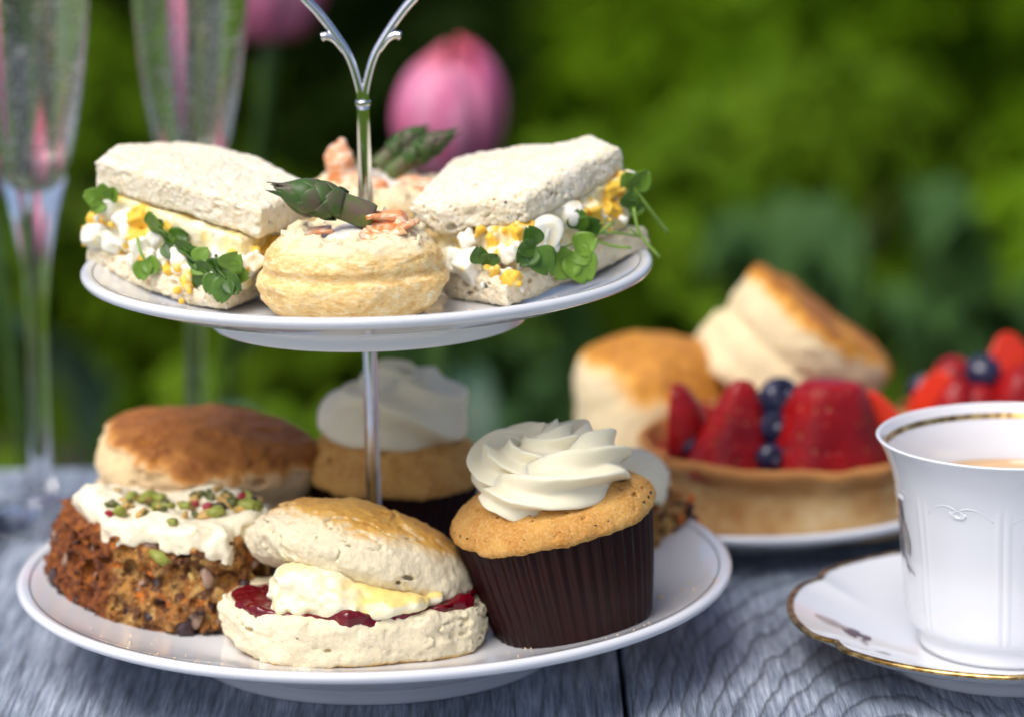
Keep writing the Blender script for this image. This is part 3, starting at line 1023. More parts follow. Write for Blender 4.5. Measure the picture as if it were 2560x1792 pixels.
def bread_slab(name, corners, T, mat, parent, seed, h=.055, edge=.07, big=8, sag=0.0):
    Mx, L = frame_of(corners)
    lo = (L[:, 0].min() - .5, L[:, 1].min() - .5, -.5)
    hi = (L[:, 0].max() + .5, L[:, 1].max() + .5, T + .6)
    g = np.random.default_rng(seed)
    def fn(X, Y, Z):
        d2 = sd_poly(X[:, :, 0], Y[:, :, 0], L)[:, :, None]
        zz = Z - sag * ((X / 3) ** 2 + (Y / 3) ** 2)
        return extrude(d2, zz, 0, T, .26)
    def det(P):
        return fbm(P, .33, 2, seed=seed + 7) * .17 + fbm(P, .9, 2, seed=seed) * .05 + fbm(P, 3.3, 2, .6, seed=seed + 1) * edge * .15 + fbm(P, 7.5, 3, .8, seed=seed + 2) * .04
    pores = []
    for q in range(330):
        i = g.integers(0, len(L))
        t = g.random()
        e = L[i] * t + L[i - 1] * (1 - t)
        e = e + (L.mean(0) - e) * g.uniform(-.02, .05)
        r = g.uniform(.03, .075) if q > big else .06 + .11 * g.random() ** 2
        pores.append(((e[0], e[1], g.uniform(0, T)), (r * g.uniform(.8, 1.7), r * g.uniform(.8, 1.7), r * g.uniform(.6, 1.1))))
    for q in range(160):
        x, y = g.uniform(L.min(0), L.max(0))
        r = g.uniform(.03, .06)
        pores.append(((x, y, T + g.uniform(-.03, .05)), (r * 1.5, r * 1.5, r)))
    v, f = implicit(fn, lo, hi, h, det, .5, pores)
    o = obj(name, v, f, mat, parent)
    o.matrix_basis = parent.matrix_basis.inverted() @ Mx
    return o, Mx, L

def cress(name, parent, P0, axis, normal, size, mat, seed, lobes=2, stem=None, stem_mat=None):
    """cress seedling leaf pair: lobed leaves spreading from P0; axis = growing direction"""
    g = np.random.default_rng(seed)
    ax = np.asarray(axis, float)
    ax /= np.linalg.norm(ax)
    nm = np.asarray(normal, float)
    nm = nm - ax * (nm @ ax)
    nm /= np.linalg.norm(nm)
    sd = np.cross(nm, ax)
    root = None
    for q in range(lobes):
        a = (q - (lobes - 1) / 2) * g.uniform(1.0, 1.4)
        dr = ax * math.cos(a) + sd * math.sin(a)
        cr = np.cross(nm, dr)
        s = size * g.uniform(.85, 1.15)
        cup = g.uniform(.1, .3)
        def fn(u, w):
            t = (w - .5) * 2
            wd = .52 * np.sin(np.clip(u, 0, 1) ** .72 * PI * .98) ** .6
            notch = .10 * np.exp(-(t / .35) ** 2) * sstep(.6, 1., u)
            lon = u * (1 - .16 * t * t * (1 - u)) - notch
            z = cup * (t * t * .6) * wd * 2 + .12 * np.sin(u * 2.6) - .05 * np.sin(u * PI)
            return np.asarray(P0)[None] + s * (lon[:, None] * dr + (t * wd)[:, None] * cr + z[:, None] * nm)
        v, f = sheet(fn, 12, 9)
        o = obj(name, v, f, mat, parent, solid=.03)
    if stem is not None:
        p = smoothprof([np.asarray(P0) + ax * .05, (np.asarray(P0) + np.asarray(stem)) / 2 + nm * .15, stem], 6)
        v, f = tube(p, np.linspace(.05, .065, len(p)), 8)
        obj('cress_stem', v, f, stem_mat or M['cress_stem'], parent)

WH = []
for q, (sz, pl) in enumerate(((.52, 5), (.60, 6), (.46, 6), (.42, 5))):
    v, f = chunk_mesh(200 + q, sz, pl, .07, .03)
    me = mesh('egg_white', v, f)
    me.materials.append(M['egg_white'])
    WH.append(me)

def scatter_piece(name, meshes, parent, loc, g, sc=1.0, flat=(1, 1, 1)):
    o = bpy.data.objects.new(name, meshes[g.integers(0, len(meshes))])
    put(o, parent)
    o.location = Vector([float(x) for x in loc]) * S
    o.rotation_euler = [float(a) for a in g.uniform(0, 6.28, 3)]
    s = float(sc * g.uniform(.8, 1.2))
    o.scale = (s * flat[0], s * flat[1], s * flat[2])
    return o

def mayo_fill(parent, bot, top, seed, spots, inset=.25, small=120):
    """egg mayonnaise between the slices, chopped egg showing on it; spots: (local centre, type, scale)"""
    bot, top = np.asarray(bot, float), np.asarray(top, float)
    loc = np.array(parent.location) / S
    pts = np.concatenate([bot, top]) - loc
    lo, hi = pts.min(0) - .9, pts.max(0) + .9
    mb, nb = plane(bot - loc)
    mt, nt = plane(top - loc)
    c2 = ((bot + top) / 2 - loc)[:, :2]
    ctr = c2.mean(0)
    poly = ctr + (c2 - ctr) * (1 - inset * .04)
    def fn(X, Y, Z):
        d2 = sd_poly(X[:, :, 0], Y[:, :, 0], poly)[:, :, None] + np.zeros_like(Z) + .12
        a = -(((X - mb[0]) * nb[0] + (Y - mb[1]) * nb[1] + (Z - mb[2]) * nb[2]))
        b = ((X - mt[0]) * nt[0] + (Y - mt[1]) * nt[1] + (Z - mt[2]) * nt[2])
        return smax(smax(d2, a, .25), b, .25)
    g = np.random.default_rng(seed)
    un, ty = [], []
    allsp = list(spots)
    fc = [s_[0] for s_ in spots]
    for q in range(small):
        c = fc[g.integers(0, len(fc))] + g.normal(size=3).clip(-1.3, 1.3) * np.array([.35, .15, .30]) + np.array([0, .12, 0])
        allsp.append((c, 'w' if g.random() < .42 else 'y', g.uniform(.3, .6)))
    for c, kind, sc in allsp:
        Q, _ = np.linalg.qr(g.normal(size=(3, 3)))
        hs = (np.array([.30, .27, .23]) * g.uniform(.8, 1.2, 3) if kind == 'w' else np.array([.28, .26, .22]) * g.uniform(.8, 1.2, 3)) * sc
        un.append((np.asarray(c), np.maximum(hs, .10), Q, .10))
        ty.append(kind)
    det = lambda P: fbm(P, 2.2, 3, seed=seed + 3) * .07 + fbm(P, 6, 2, seed=seed + 5) * .025
    v, f = implicit(fn, lo, hi, .062, det, .6, unions=un)
    P = np.asarray(v)
    dw = np.full(len(P), 9.)
    dy = np.full(len(P), 9.)
    for (c, hs, R, kk), kind in zip(un, ty):
        m = np.abs(P - c).max(1) < np.linalg.norm(hs) + .3
        d = rbox(P[m] - c, hs, R)
        if kind == 'w':
            dw[m] = np.minimum(dw[m], d)
        else:
            dy[m] = np.minimum(dy[m], d)
    nz = fbm(P, 3.5, 2, seed=seed + 9) * .05
    return obj('egg_mayonnaise', v, f, M['egg_mayo'], parent, attr={'white': lambda p, N: sstep(.10, .02, dw + nz) * (dw < dy + .05), 'yolk': lambda p, N: sstep(.10, .03, dy + nz) * (dy < dw + .02)})

def plane(P):
    m = P.mean(0)
    _, _, vt = np.linalg.svd(P - m)
    n = vt[2] if vt[2][2] > 0 else -vt[2]
    return m, n

# ------------------------------------------------------------------ upper tier: sandwiches
# --- sandwich on the left of the upper plate
LS = thing('egg_sandwich', 'egg and cress sandwich left of the front pastry, thick upper slice tilted up', 'sandwich', (-6.4, 0, UW), group='egg and cress sandwiches on the upper plate')
A, B, C_, D_ = (-10.15, 1.0, 13.62), (-4.75, -3.75, 12.80), (-2.7, -.5, 12.82), (-6.6, 3.9, 13.6)
bread_slab('bottom_slice', [B, (-7.5, -1.6, 13.22), A, D_, C_], .74, M['bread'], LS, 3)
A2, B2, C2, D2 = (-9.85, .9, 16.35), (-3.55, -3.25, 15.25), (-1.75, .6, 15.25), (-6.9, 4.2, 16.5)
A1, B1, C1, D1 = [(p[0], p[1], p[2] + .72) for p in (A, B, C_, D_)]
bread_slab('top_slice', [B2, (-6.5, -1.45, 15.85), A2, (-9.3, 2.9, 16.5), D2, (-4.2, 2.9, 15.9), C2], 1.25, M['bread_top'], LS, 8, big=45, sag=-.03)
g = np.random.default_rng(21)
loc0 = np.array([-6.4, 0, UW])
def along(P, Q, t):
    return np.asarray(P, float) * (1 - t) + np.asarray(Q, float) * t
out = np.array([-.62, -.76, 0])
spots = []
for t, hgt, o_, kind, sc in [(.02, .5, .02, 'y', .9), (.06, .25, .10, 'w', .95), (.10, .75, .0, 'w', 1.1), (.17, .22, .14, 'w', 1.15), (.22, .62, .08, 'w', 1.2), (.30, .75, .10, 'y', 1.25), (.33, .45, .12, 'y', 1.2), (.36, .30, .14, 'w', 1.2), (.44, .52, .06, 'w', 1.15), (.40, .12, .12, 'y', .6), (.46, .15, .12, 'w', .9), (.55, .30, .12, 'w', 1.05), (.60, .08, .22, 'y', .8), (.64, .28, .24, 'w', 1.2), (.72, .18, .22, 'w', 1.0), (.76, .02, .24, 'y', .9), (.82, .40, .05, 'w', .9), (.90, .22, .10, 'w', 1.2), (.96, .5, .05, 'w', 1.0), (.98, .25, .05, 'w', .9), (.80, -.15, .30, 'y', .45), (.28, .3, .1, 'y', .7), (.50, .75, .0, 'y', .8)]:
    spots.append((along(along(A1, B1, t), along(A2, B2, t), hgt) + out * (o_ - .12) - loc0, kind, sc))
for t, hgt, kind, sc in [(.15, .5, 'w', 1.2), (.4, .6, 'y', 1.2), (.65, .75, 'w', 1.), (.85, .45, 'y', 1.1), (.5, .3, 'w', 1.)]:
    spots.append((along(along(B1, C1, t), along(B2, C2, t), hgt) - loc0, kind, sc))
mayo_fill(LS, [A1, B1, C1, D1], [A2, B2, C2, D2], 4, spots, .4)
for t, hgt, o_, sc in [(.07, .25, .10, .8), (.66, .30, .12, .75), (.90, .45, .05, .8)]:
    scatter_piece('egg_white', WH, LS, along(along(A1, B1, t), along(A2, B2, t), hgt) + out * o_ - loc0, g, sc)
# cress: px-guided spots on the cut face
nrm = np.array([-.35, -.93, .1])
def at(t, hgt, o_):
    return along(along(A1, B1, t), along(A2, B2, t), hgt) + out * o_ - loc0
cress('cress_leaf', LS, at(.10, .95, .30), (-.7, -.2, -.15), nrm, .62, M['cress'], 1)
cress('cress_leaf', LS, at(.14, 1.0, .30), (.1, -.2, 1), nrm, .62, M['cress'], 2)
cress('cress_leaf', LS, at(.48, .18, .55), (.35, -.3, -1), (-.2, -1, .2), .78, M['cress'], 3, stem=at(.38, .5, .45))
cress('cress_leaf', LS, at(.44, .78, .35), (.2, -.3, .6), nrm, .55, M['cress'], 4)
for q, (t, hg, dx, dz, s) in enumerate([(.50, .66, .1, .3, .95), (.55, .60, .9, -.3, .9), (.62, .52, 1, -.45, .85), (.70, .42, 1, -.35, .8), (.76, .36, 1, .15, .7), (.80, .28, .9, -.4, .8), (.86, .26, 1, -.1, .8), (.92, .30, .2, -1, .85), (.96, .42, 1, .4, .8), (.98, .28, .3, -1, .8)]):
    cress('cress_leaf', LS, at(t, hg, .30 + .05 * (q % 3)), (dx, -.35, dz), nrm + np.array([0, 0, .5 * math.sin(q * 2.1)]), s, M['cress_dark'] if q % 4 else M['cress'], 10 + q, stem=at(t - .12, hg + .15, .2), stem_mat=M['cress_dark'])

# --- sandwich on the right of the upper plate
RS = thing('egg_sandwich', 'egg and cress sandwich right of the front pastry, cress stems hanging over the rim', 'sandwich', (6.2, 0, UW), group='egg and cress sandwiches on the upper plate')
Fb, Rb, Bb, Lb = (5.0, -3.85, 12.80), (10.15, 1.2, 13.78), (7.2, 4.8, 13.78), (2.75, -1.7, 12.80)
bread_slab('bottom_slice', [Fb, Rb, Bb, Lb], 1.0, M['bread'], RS, 14, big=60, edge=.16)
TF, TR_, TB, TBL, TL = (5.75, -3.05, 15.60), (9.25, .95, 16.62), (8.35, 3.1, 16.75), (3.3, 3.6, 15.8), (1.75, -1.15, 15.10)
TL2 = (2.75, -2.25, 15.12)
bread_slab('top_slice', [TF, TR_, TB, TBL, TL, TL2], 1.08, M['bread_top'], RS, 19, big=50, edge=.085)
bt = [(p[0], p[1], p[2] + .9) for p in (Fb, Rb, Bb, Lb)]
loc1 = np.array([6.2, 0, UW])
out2 = np.array([.72, -.69, 0])
spots = []
def at2(t, hgt, o_):
    return along(along(bt[0], bt[1], t), along(TF, TR_, t), hgt) + out2 * o_ - loc1
def at3(t, hgt, o_):
    return along(along(bt[3], bt[0], t), along(TL2, TF, t), hgt) + np.array([-.5, -.85, 0]) * o_ - loc1
for fn, t, hgt, o_, kind, sc in [(at3, .05, .35, .0, 'w', 1.4), (at3, .2, .3, .1, 'w', 1.7), (at3, .42, .25, .15, 'w', 1.8), (at3, .3, .8, .05, 'w', 1.0), (at3, .6, .75, .05, 'y', .9), (at3, .78, .12, .12, 'y', .9), (at3, .7, .45, .1, 'w', .9), (at3, .92, .5, .1, 'w', 1.1), (at3, .88, .9, .05, 'y', .9),
                                 (at2, .06, .45, .15, 'w', 1.0), (at2, .05, .92, .05, 'y', .9), (at2, .20, .62, .22, 'w', 1.45), (at2, .25, .35, .18, 'w', 1.2), (at2, .45, .75, .10, 'w', 1.3), (at2, .62, .65, .15, 'y', 1.2), (at2, .64, .40, .18, 'y', .9), (at2, .85, .85, .0, 'y', 1.3), (at2, .80, .55, .05, 'y', 1.1), (at2, .95, .95, .0, 'y', 1.0), (at3, .98, .05, .05, 'y', .8)]:
    spots.append((fn(t, hgt, o_ - .14), kind, sc))
mayo_fill(RS, bt, [TF, TR_, TB, TL], 9, spots, .7)
for fn, t, hgt, o_, sc in [(at3, .40, .25, .0, 1.2), (at2, .20, .62, .12, 1.15), (at2, .45, .78, .0, 1.0)]:
    scatter_piece('egg_white', WH, RS, fn(t, hgt, o_), g, sc)
n2 = np.array([.1, -1, .15])
cress('cress_leaf', RS, at2(.04, .60, .55), (-.15, -.2, -1), n2, 1.0, M['cress_dark'], 31)
cress('cress_leaf', RS, at2(.04, .62, .55), (-.6, -.2, .35), n2, .75, M['cress_dark'], 37)
cress('cress_leaf', RS, at2(.36, .22, .62), (-.15, -.2, -1), n2, 1.15, M['cress'], 32, stem=at2(.68, .42, .6))
cress('cress_leaf', RS, at2(.37, .25, .62), (.9, -.2, -.1), n2, .8, M['cress'], 38)
cress('cress_leaf', RS, at3(.62, .32, .35), (.3, -.2, .6), n2, .7, M['cress_dark'], 33)
cress('cress_leaf', RS, at2(.45, .5, .3), (.6, -.2, .7), n2, .8, M['cress_dark'], 34)
cress('cress_leaf', RS, at2(.95, .80, .45), (.15, -.1, 1), (.3, -1, .2), .85, M['cress'], 35, stem=at2(1.02, -.1, .62))
cress('cress_leaf', RS, at2(.86, .5, .35), (.5, -.1, .4), n2, .65, M['cress_dark'], 36)
for P0, P1, P2, r in (((9.55, -.15, 15.6), (9.75, -.4, 14.7), (10.45, -.5, 13.85), .07), ((8.0, -1.6, 14.95), (8.9, -.95, 14.85), (9.75, -.40, 14.6), .055), ((7.0, -2.3, 14.6), (8.0, -1.7, 14.95), (8.6, -.5, 15.3), .055), ((8.1, -1.75, 14.75), (8.8, -1.4, 14.45), (9.4, -1.2, 14.35), .07), ((9.35, -.9, 15.0), (9.55, -.7, 14.8), (9.75, -.45, 14.6), .055)):
    v, f = tube(smoothprof([np.array(P0) - loc1, np.array(P1) - loc1, np.array(P2) - loc1], 6), r * .8, 8)
    obj('cress_stem', v, f, M['cress_stem'], RS)

# ------------------------------------------------------------------ upper tier: salmon pastries
def puff_mesh(seed, h=.06):
    def fn(X, Y, Z):
        r = np.sqrt(X * X + Y * Y)
        lo_ = ell(X, Y, Z, (0, 0, 1.25), (3.36, 3.36, 1.75))
        hi_ = ell(X, Y, Z, (0, 0, 1.72), (3.22, 3.22, 1.62))
        V = smin(lo_, hi_, .05)
        V = smax(V, -Z, .25)
        groove = np.sqrt((r - 3.42) ** 2 + ((Z - 1.72 - .06 * X * .35) * 1.1) ** 2) - .27
        V = smax(V, -groove, .12)
        crater = ell(X, Y, Z, (0, 0, 3.5), (1.8, 1.8, 1.25))
        V = smax(V, -crater, .35)
        dip = ell(X, Y, Z, (.35, -2.2, 3.45), (.75, .9, .75))
        return smax(V, -dip, .4)
    def det(P):
        q = P * np.array([1, 1, 2.4], dtype=np.float32)
        a = np.arctan2(P[:, 1], P[:, 0])
        return fbm(P, .5, 2, seed=seed) * .11 + fbm(q, 1.2, 2, .5, seed=seed + 1) * .035 + np.abs(fbm(q, 3.0, 2, seed=seed + 2)) * .03 + fbm(P, 9, 2, seed=seed + 3) * .012 + sstep(2.5, 3.0, P[:, 2]) * fbm(P, 2.2, 3, .6, seed=seed + 5) * .20
    return implicit(fn, (-3.9, -3.9, -.3), (3.9, 3.9, 3.7), h, det, .5)

def asparagus(parent, P0, P1, r, seed, nsc=20, opened=True):
    """spear from cut end P0 to tip P1"""
    P0, P1 = np.asarray(P0, float), np.asarray(P1, float)
    ax = P1 - P0
    Lg = np.linalg.norm(ax)
    ax /= Lg
    up_ = np.array([0, 0, 1.0])
    sd = np.cross(ax, up_)
    sd /= np.linalg.norm(sd)
    upv = np.cross(sd, ax)
    t = np.linspace(0, 1, 26)
    rr = r * np.interp(t, [0, .05, .3, .55, .75, .9, 1], [.86, .95, .92, .98, .85, .45, .10])
    path = P0[None] + ax[None] * (t * Lg)[:, None] + upv[None] * (np.sin(t * PI) * .12 * Lg * .4 + .08 * t * t * Lg)[:, None]
    v, f = tube(path, rr, 20)
    sp = obj('asparagus_tip', v, f, M['asparagus'], parent)
    g = np.random.default_rng(seed)
    for q in range(nsc):
        w = q / (nsc - 1)
        tt = .30 + .52 * w ** .8
        a = q * 2.399 + .4
        i = min(25, int(tt * 25))
        c = path[i]
        rb = rr[i]
        Ls = Lg * (.20 if w < .35 else .30) * g.uniform(.9, 1.15)
        Wd = rb * (1.15 if w < .4 else 1.05)
        def fn(u, s_):
            s = (s_ - .5) * 2
            wd = Wd * (1 - u ** 2.4) * (1 - .1 * (1 - u)) + .01
            aa = a + s * np.arcsin(np.clip(wd / (rb * 1.25), 0, .98))
            base = np.interp(np.clip(tt + u * Ls / Lg, 0, 1.1), np.linspace(0, 1, 26), rr)
            ro = np.maximum(base, rb * (1 - u) * .5) + .05 + .10 * u * r + .06 * np.sin(u * PI)
            lon = u * Ls - .04 * s * s * Ls
            cc = np.stack([np.interp(np.clip(tt + lon / Lg, 0, 1), np.linspace(0, 1, 26), path[:, k_]) for k_ in range(3)], 1) + ax[None] * np.maximum(0, tt * Lg + lon - Lg)[:, None]
            return cc + ro[:, None] * (np.cos(aa)[:, None] * sd + np.sin(aa)[:, None] * upv)
        v, f = sheet(fn, 9, 7)
        e = np.repeat(np.linspace(0, 1, 9), 7)
        obj('scale', v, f, M['scale'], sp, solid=.035, attr={'crust': lambda P, N, e=e: sstep(.8, 1., e) * .8})
    return sp

def salmon_fold(parent, c, sx, sy, sz, rz, seed):
    def fn(u, w):
        x = (u - .5) * 2 * sx
        y = (w - .5) * 2 * sy
        z = sz * (np.sin(u * 4.0 + seed) * .7 + .5 * np.sin(w * 3 + seed * 2)) - .25 * (u - .5) ** 2
        x = x + .12 * np.sin(w * 7 + seed)
        y = y + .10 * np.sin(u * 8 + seed)
        ca, sa = math.cos(rz), math.sin(rz)
        return np.stack([c[0] + x * ca - y * sa, c[1] + x * sa + y * ca, c[2] + z], 1)
    v, f = sheet(fn, 22, 14)
    return obj('salmon', v, f, M['salmon'], parent, solid=.16)

PV, PF = puff_mesh(5)
def puff(label, loc, rz):
    t = thing('salmon_pastry', label, 'pastry', loc, (0, 0, rz), 'puff pastry cases filled with salmon and asparagus')
    return t
pf = puff('round puff pastry case at the front of the upper plate topped with salmon and asparagus', (-.36, -3.75, UW), 0)
flake = {'crust': lambda P, N: sstep(2.35, 2.8, P[:, 2] + .25 * fbm(P, 1.1, 2)) * .8}
pastry_case = obj('pastry_case', PV, PF, M['puff'], pf, attr=flake)
def blob(name, parts, h, mat, parent, amp=.1, sc=1.2, seed=0, kk=.4, attr=None):
    P = np.array([np.r_[c, r] for c, r in parts])
    lo = (P[:, :3] - P[:, 3:]).min(0) - .4
    hi = (P[:, :3] + P[:, 3:]).max(0) + .4
    def fn(X, Y, Z):
        V = None
        for c, r in parts:
            e = ell(X, Y, Z, c, r)
            V = e if V is None else smin(V, e, kk)
        return V
    v, f = implicit(fn, lo, hi, h, lambda p: fbm(p, sc, 3, seed=seed) * amp, .6)
    return obj(name, v, f, mat, parent, attr=attr)
blob('cream_cheese', [((0, .1, 2.45), (1.6, 1.5, .5)), ((.7, .3, 3.0), (.55, .6, .55)), ((.2, -.7, 2.75), (.7, .5, .3))], .07, M['cream_cheese'], pf, .10, 1.6, 3)
blob('salmon', [((1.25, -.75, 3.0), (.45, .35, .30)), ((1.0, -.95, 2.85), (.60, .35, .22)), ((.5, -1.15, 2.75), (.55, .35, .18))], .06, M['salmon'], pf, .12, 2.0, 5, .15)
salmon_fold(pf, (1.15, -.35, 3.35), .95, .65, .26, .5, 1.3)
salmon_fold(pf, (1.40, -1.0, 3.20), .75, .42, .24, -.35, 2.6)
blob('salmon', [((1.45, -.45, 3.35), (.55, .4, .32)), ((1.0, -.2, 3.25), (.6, .5, .3)), ((1.75, -.75, 3.2), (.3, .35, .22))], .055, M['salmon'], pf, .10, 1.5, 25, .12)
salmon_fold(pf, (-1.3, -.6, 2.98), .6, .4, .12, .4, 3.1)
asparagus(pf, (.80, -.60, 3.40), (-2.45, -.70, 4.20), .52, 3, 26)
# opened outer scale at the tip
def fn(u, w):
    s = (w - .5) * 2
    wd = .42 * np.sin(np.clip(u * .9 + .1, 0, 1) * PI) ** .7
    x = -1.25 - 1.42 * u
    z = 3.55 + 1.0 * u ** 1.5 + s * wd * .75
    y = -.35 + .25 * s * s + .3 * u
    return np.stack([x, y, z], 1)
v, f = sheet(fn, 14, 8)
obj('open_scale', v, f, M['scale'], pf, solid=.04, attr={'crust': lambda P, N: sstep(-2.3, -2.7, P[:, 0])})

pb = puff('round salmon pastry half hidden behind the steel pole on the upper plate', (.35, 6.2, UW), 140)
c2 = bpy.data.objects.new('pastry_case', pastry_case.data)
put(c2, pb)
R_ = Matrix.Rotation(-rad(140), 4, 'Z')
def inv(p):
    return tuple((R_ @ Vector(p)))
blob('cream_cheese', [((0, 0, 2.6), (1.6, 1.6, .6)), (inv((-.6, -.5, 3.2)), (.5, .5, .4))], .08, M['cream_cheese'], pb, .10, 1.6, 3)
blob('salmon', [(inv((-1.55, -.7, 3.55)), (.62, .55, .95)), (inv((-1.0, -.9, 3.0)), (.8, .6, .55)), (inv((-.4, -1.2, 2.85)), (.8, .5, .35))], .07, M['salmon'], pb, .14, 1.4, 6, .3)
blob('salmon', [(inv((1.3, -1.0, 2.95)), (1.0, .4, .32))], .07, M['salmon'], pb, .08, 1.6, 9, .3)
asparagus(pb, inv((.3, -.4, 3.2)), inv((2.75, -.6, 4.55)), .37, 5, 16)
asparagus(pb, inv((-.2, .9, 3.3)), inv((1.7, 1.2, 4.5)), .38, 6, 16)
g = np.random.default_rng(77)
def plate_crumbs(prof, n, r0, r1, a0, a1, smin_=.025, smax_=.07):
    out = []
    for q in range(n):
        r, a = g.uniform(r0, r1), rad(g.uniform(a0, a1))
        out.append((r * math.cos(a), r * math.sin(a), topz(prof, r), smin_ + (smax_ - smin_) * g.random() ** 2))
    return out
crumbs_on('tiny pale crumbs scattered along the upper plate rim', 'crumbs', 'crumbs', plate_crumbs(prof_u, 16, 6.6, 9.4, 205, 245) + plate_crumbs(prof_u, 12, 6.4, 9.0, 295, 335) + [(-4.1, -4.9, UW + .12, .07), (3.7, -4.6, UW + .1, .07)], M['crumb'])

# ------------------------------------------------------------------ lower tier: front scone
fs = thing('filled_scone', 'split scone with jam and clotted cream at the front of the lower plate', 'scone', (-.6, -5.2, LW))
def scone_fn(rx, ry, z0, z1, rnd, dome=0.0, waist=0.0):
    def fn(X, Y, Z):
        r = np.sqrt((X / rx) ** 2 + (Y / ry) ** 2)
        a = np.arctan2(Y, X)
        lob = 1 + .018 * np.sin(3 * a + 1) + .012 * np.sin(7 * a)
        d2 = (r - lob) * min(rx, ry)
        if waist:
            d2 = d2 + waist * np.exp(-((Z - (z0 + z1) * .5) / .35) ** 2)
        top = z1 - dome * r ** 2.5
        dz = np.maximum(Z - top, z0 - Z)
        return smax(d2, dz, rnd)
    return fn
def scone_det(seed, rough=1.0, zmid=None):
    def det(P):
        q = P * np.array([1, 1, 1.9], dtype=np.float32)
        a = np.arctan2(P[:, 1], P[:, 0])
        patch_ = sstep(-.15, .35, fbm(P, .8, 2, seed=seed + 8))
        cv = fbm(P * np.array([.55, .55, 1.7], dtype=np.float32), .9, 2, seed=seed + 9)
        crev = np.exp(-(cv / .05) ** 2) * .13 * patch_
        return crev + patch_ * fbm(P, 6.5, 2, .8, seed=seed + 10) * .035 * rough + fbm(P, .55, 2, seed=seed) * .14 + rough * (fbm(q, 1.3, 3, .5, seed=seed + 1) * .045 + fbm(P, 4.2, 2, .6, seed=seed + 2) * .030 + fbm(P, 9.5, 2, seed=seed + 3) * .018)
    return det
def side_pores(n, rx, ry, z0, z1, seed, rmin=.05, rmax=.16):
    g = np.random.default_rng(seed)
    out = []
    for q in range(n):
        a = g.uniform(0, 2 * PI)
        r = rmin + (rmax - rmin) * g.random() ** 2.5
        k_ = g.uniform(.97, 1.03)
        out.append(((rx * k_ * math.cos(a), ry * k_ * math.sin(a), g.uniform(z0, z1)), (r * g.uniform(1, 2.0), r * g.uniform(1, 2.), r * g.uniform(.6, 1.))))
    return out
v, f = implicit(scone_fn(4.72, 3.35, 0, 1.72, .5), (-5.4, -4.0, -.4), (5.4, 4.0, 2.4), .062, scone_det(31), .6, side_pores(50, 4.7, 3.35, .3, 1.6, 31))
obj('bottom_half', v, f, M['scone'], fs, attr={'crust': lambda P, N: np.maximum(sstep(.35, .0, P[:, 2] + .12 * fbm(P, 1.5, 2)) * .62, 0)})
# lid: tilted, its right edge resting on the lower half
LM = TR((.15, .65, 1.72), (-18, 20.0, 4))
fnl = scone_fn(4.18, 3.35, 0, 2.95, 1.0, dome=1.45)
lidp = side_pores(60, 3.9, 3.25, .1, 1.5, 37, .05, .18)
v, f = implicit(fnl, (-4.9, -4.1, -.5), (4.9, 4.1, 3.7), .062, scone_det(36), .6, lidp)
obj('top_half', v, f, M['scone'], fs, M=LM, attr={'crust': lambda P, N: sstep(.95, 2.3, P[:, 2] + .22 * fbm(P, .9, 2)) * (.42 + .36 * sstep(.1, .8, N[:, 2]))})
def cream_attr(P, N):
    return np.maximum(sstep(.2, .7, N[:, 2]) * sstep(-.4, .8, P[:, 0]) * .8, sstep(.55, .9, N[:, 2]) * sstep(-.8, -1.8, P[:, 0]) * .4)
CO = .35
blob('clotted_cream', [((x + CO, y + .38, z), r) for (x, y, z), r in [((-.5, -1.1, 2.0), (2.3, 2.0, .7)), ((-1.45, -1.75, 2.40), (1.6, 1.45, .80)), ((-1.95, -1.95, 2.95), (.95, .75, .45)), ((-.6, -2.3, 2.25), (1.0, .85, .55)), ((.9, -2.0, 1.95), (1.6, 1.15, .48)), ((-2.2, -2.3, 1.95), (.85, .7, .38)), ((.2, -2.55, 1.85), (1.2, .75, .40))]], .06, M['cream'], fs, .15, 1.05, 14, .35, attr={'crust': cream_attr})
# jam oozing over the lower half
jp = [(-4.0, -1.3), (-3.1, -2.2), (-1.9, -2.65), (-.9, -2.95), (.0, -3.30), (.7, -3.28), (1.2, -2.9), (2.0, -2.6), (3.2, -2.05), (4.2, -1.1), (4.3, .3), (3, 2.2), (-2.5, 2.4), (-4.3, .2)]
def fnj(X, Y, Z):
    d2 = sd_poly(X[:, :, 0], Y[:, :, 0], jp)[:, :, None]
    bul = .22 * np.exp(-((X - .3) / 1.3) ** 2 - ((Y + 3.1) / .5) ** 2)
    return extrude(d2, Z, 1.45, 1.84 + bul * .8, .1)
v, f = implicit(fnj, (-4.9, -4.1, .8), (5, 3, 2.5), .062, lambda P: fbm(P, 1.0, 2, seed=41) * .15 + fbm(P, 3, 2, seed=43) * .05, .5)
obj('jam', v, f, M['jam'], fs)

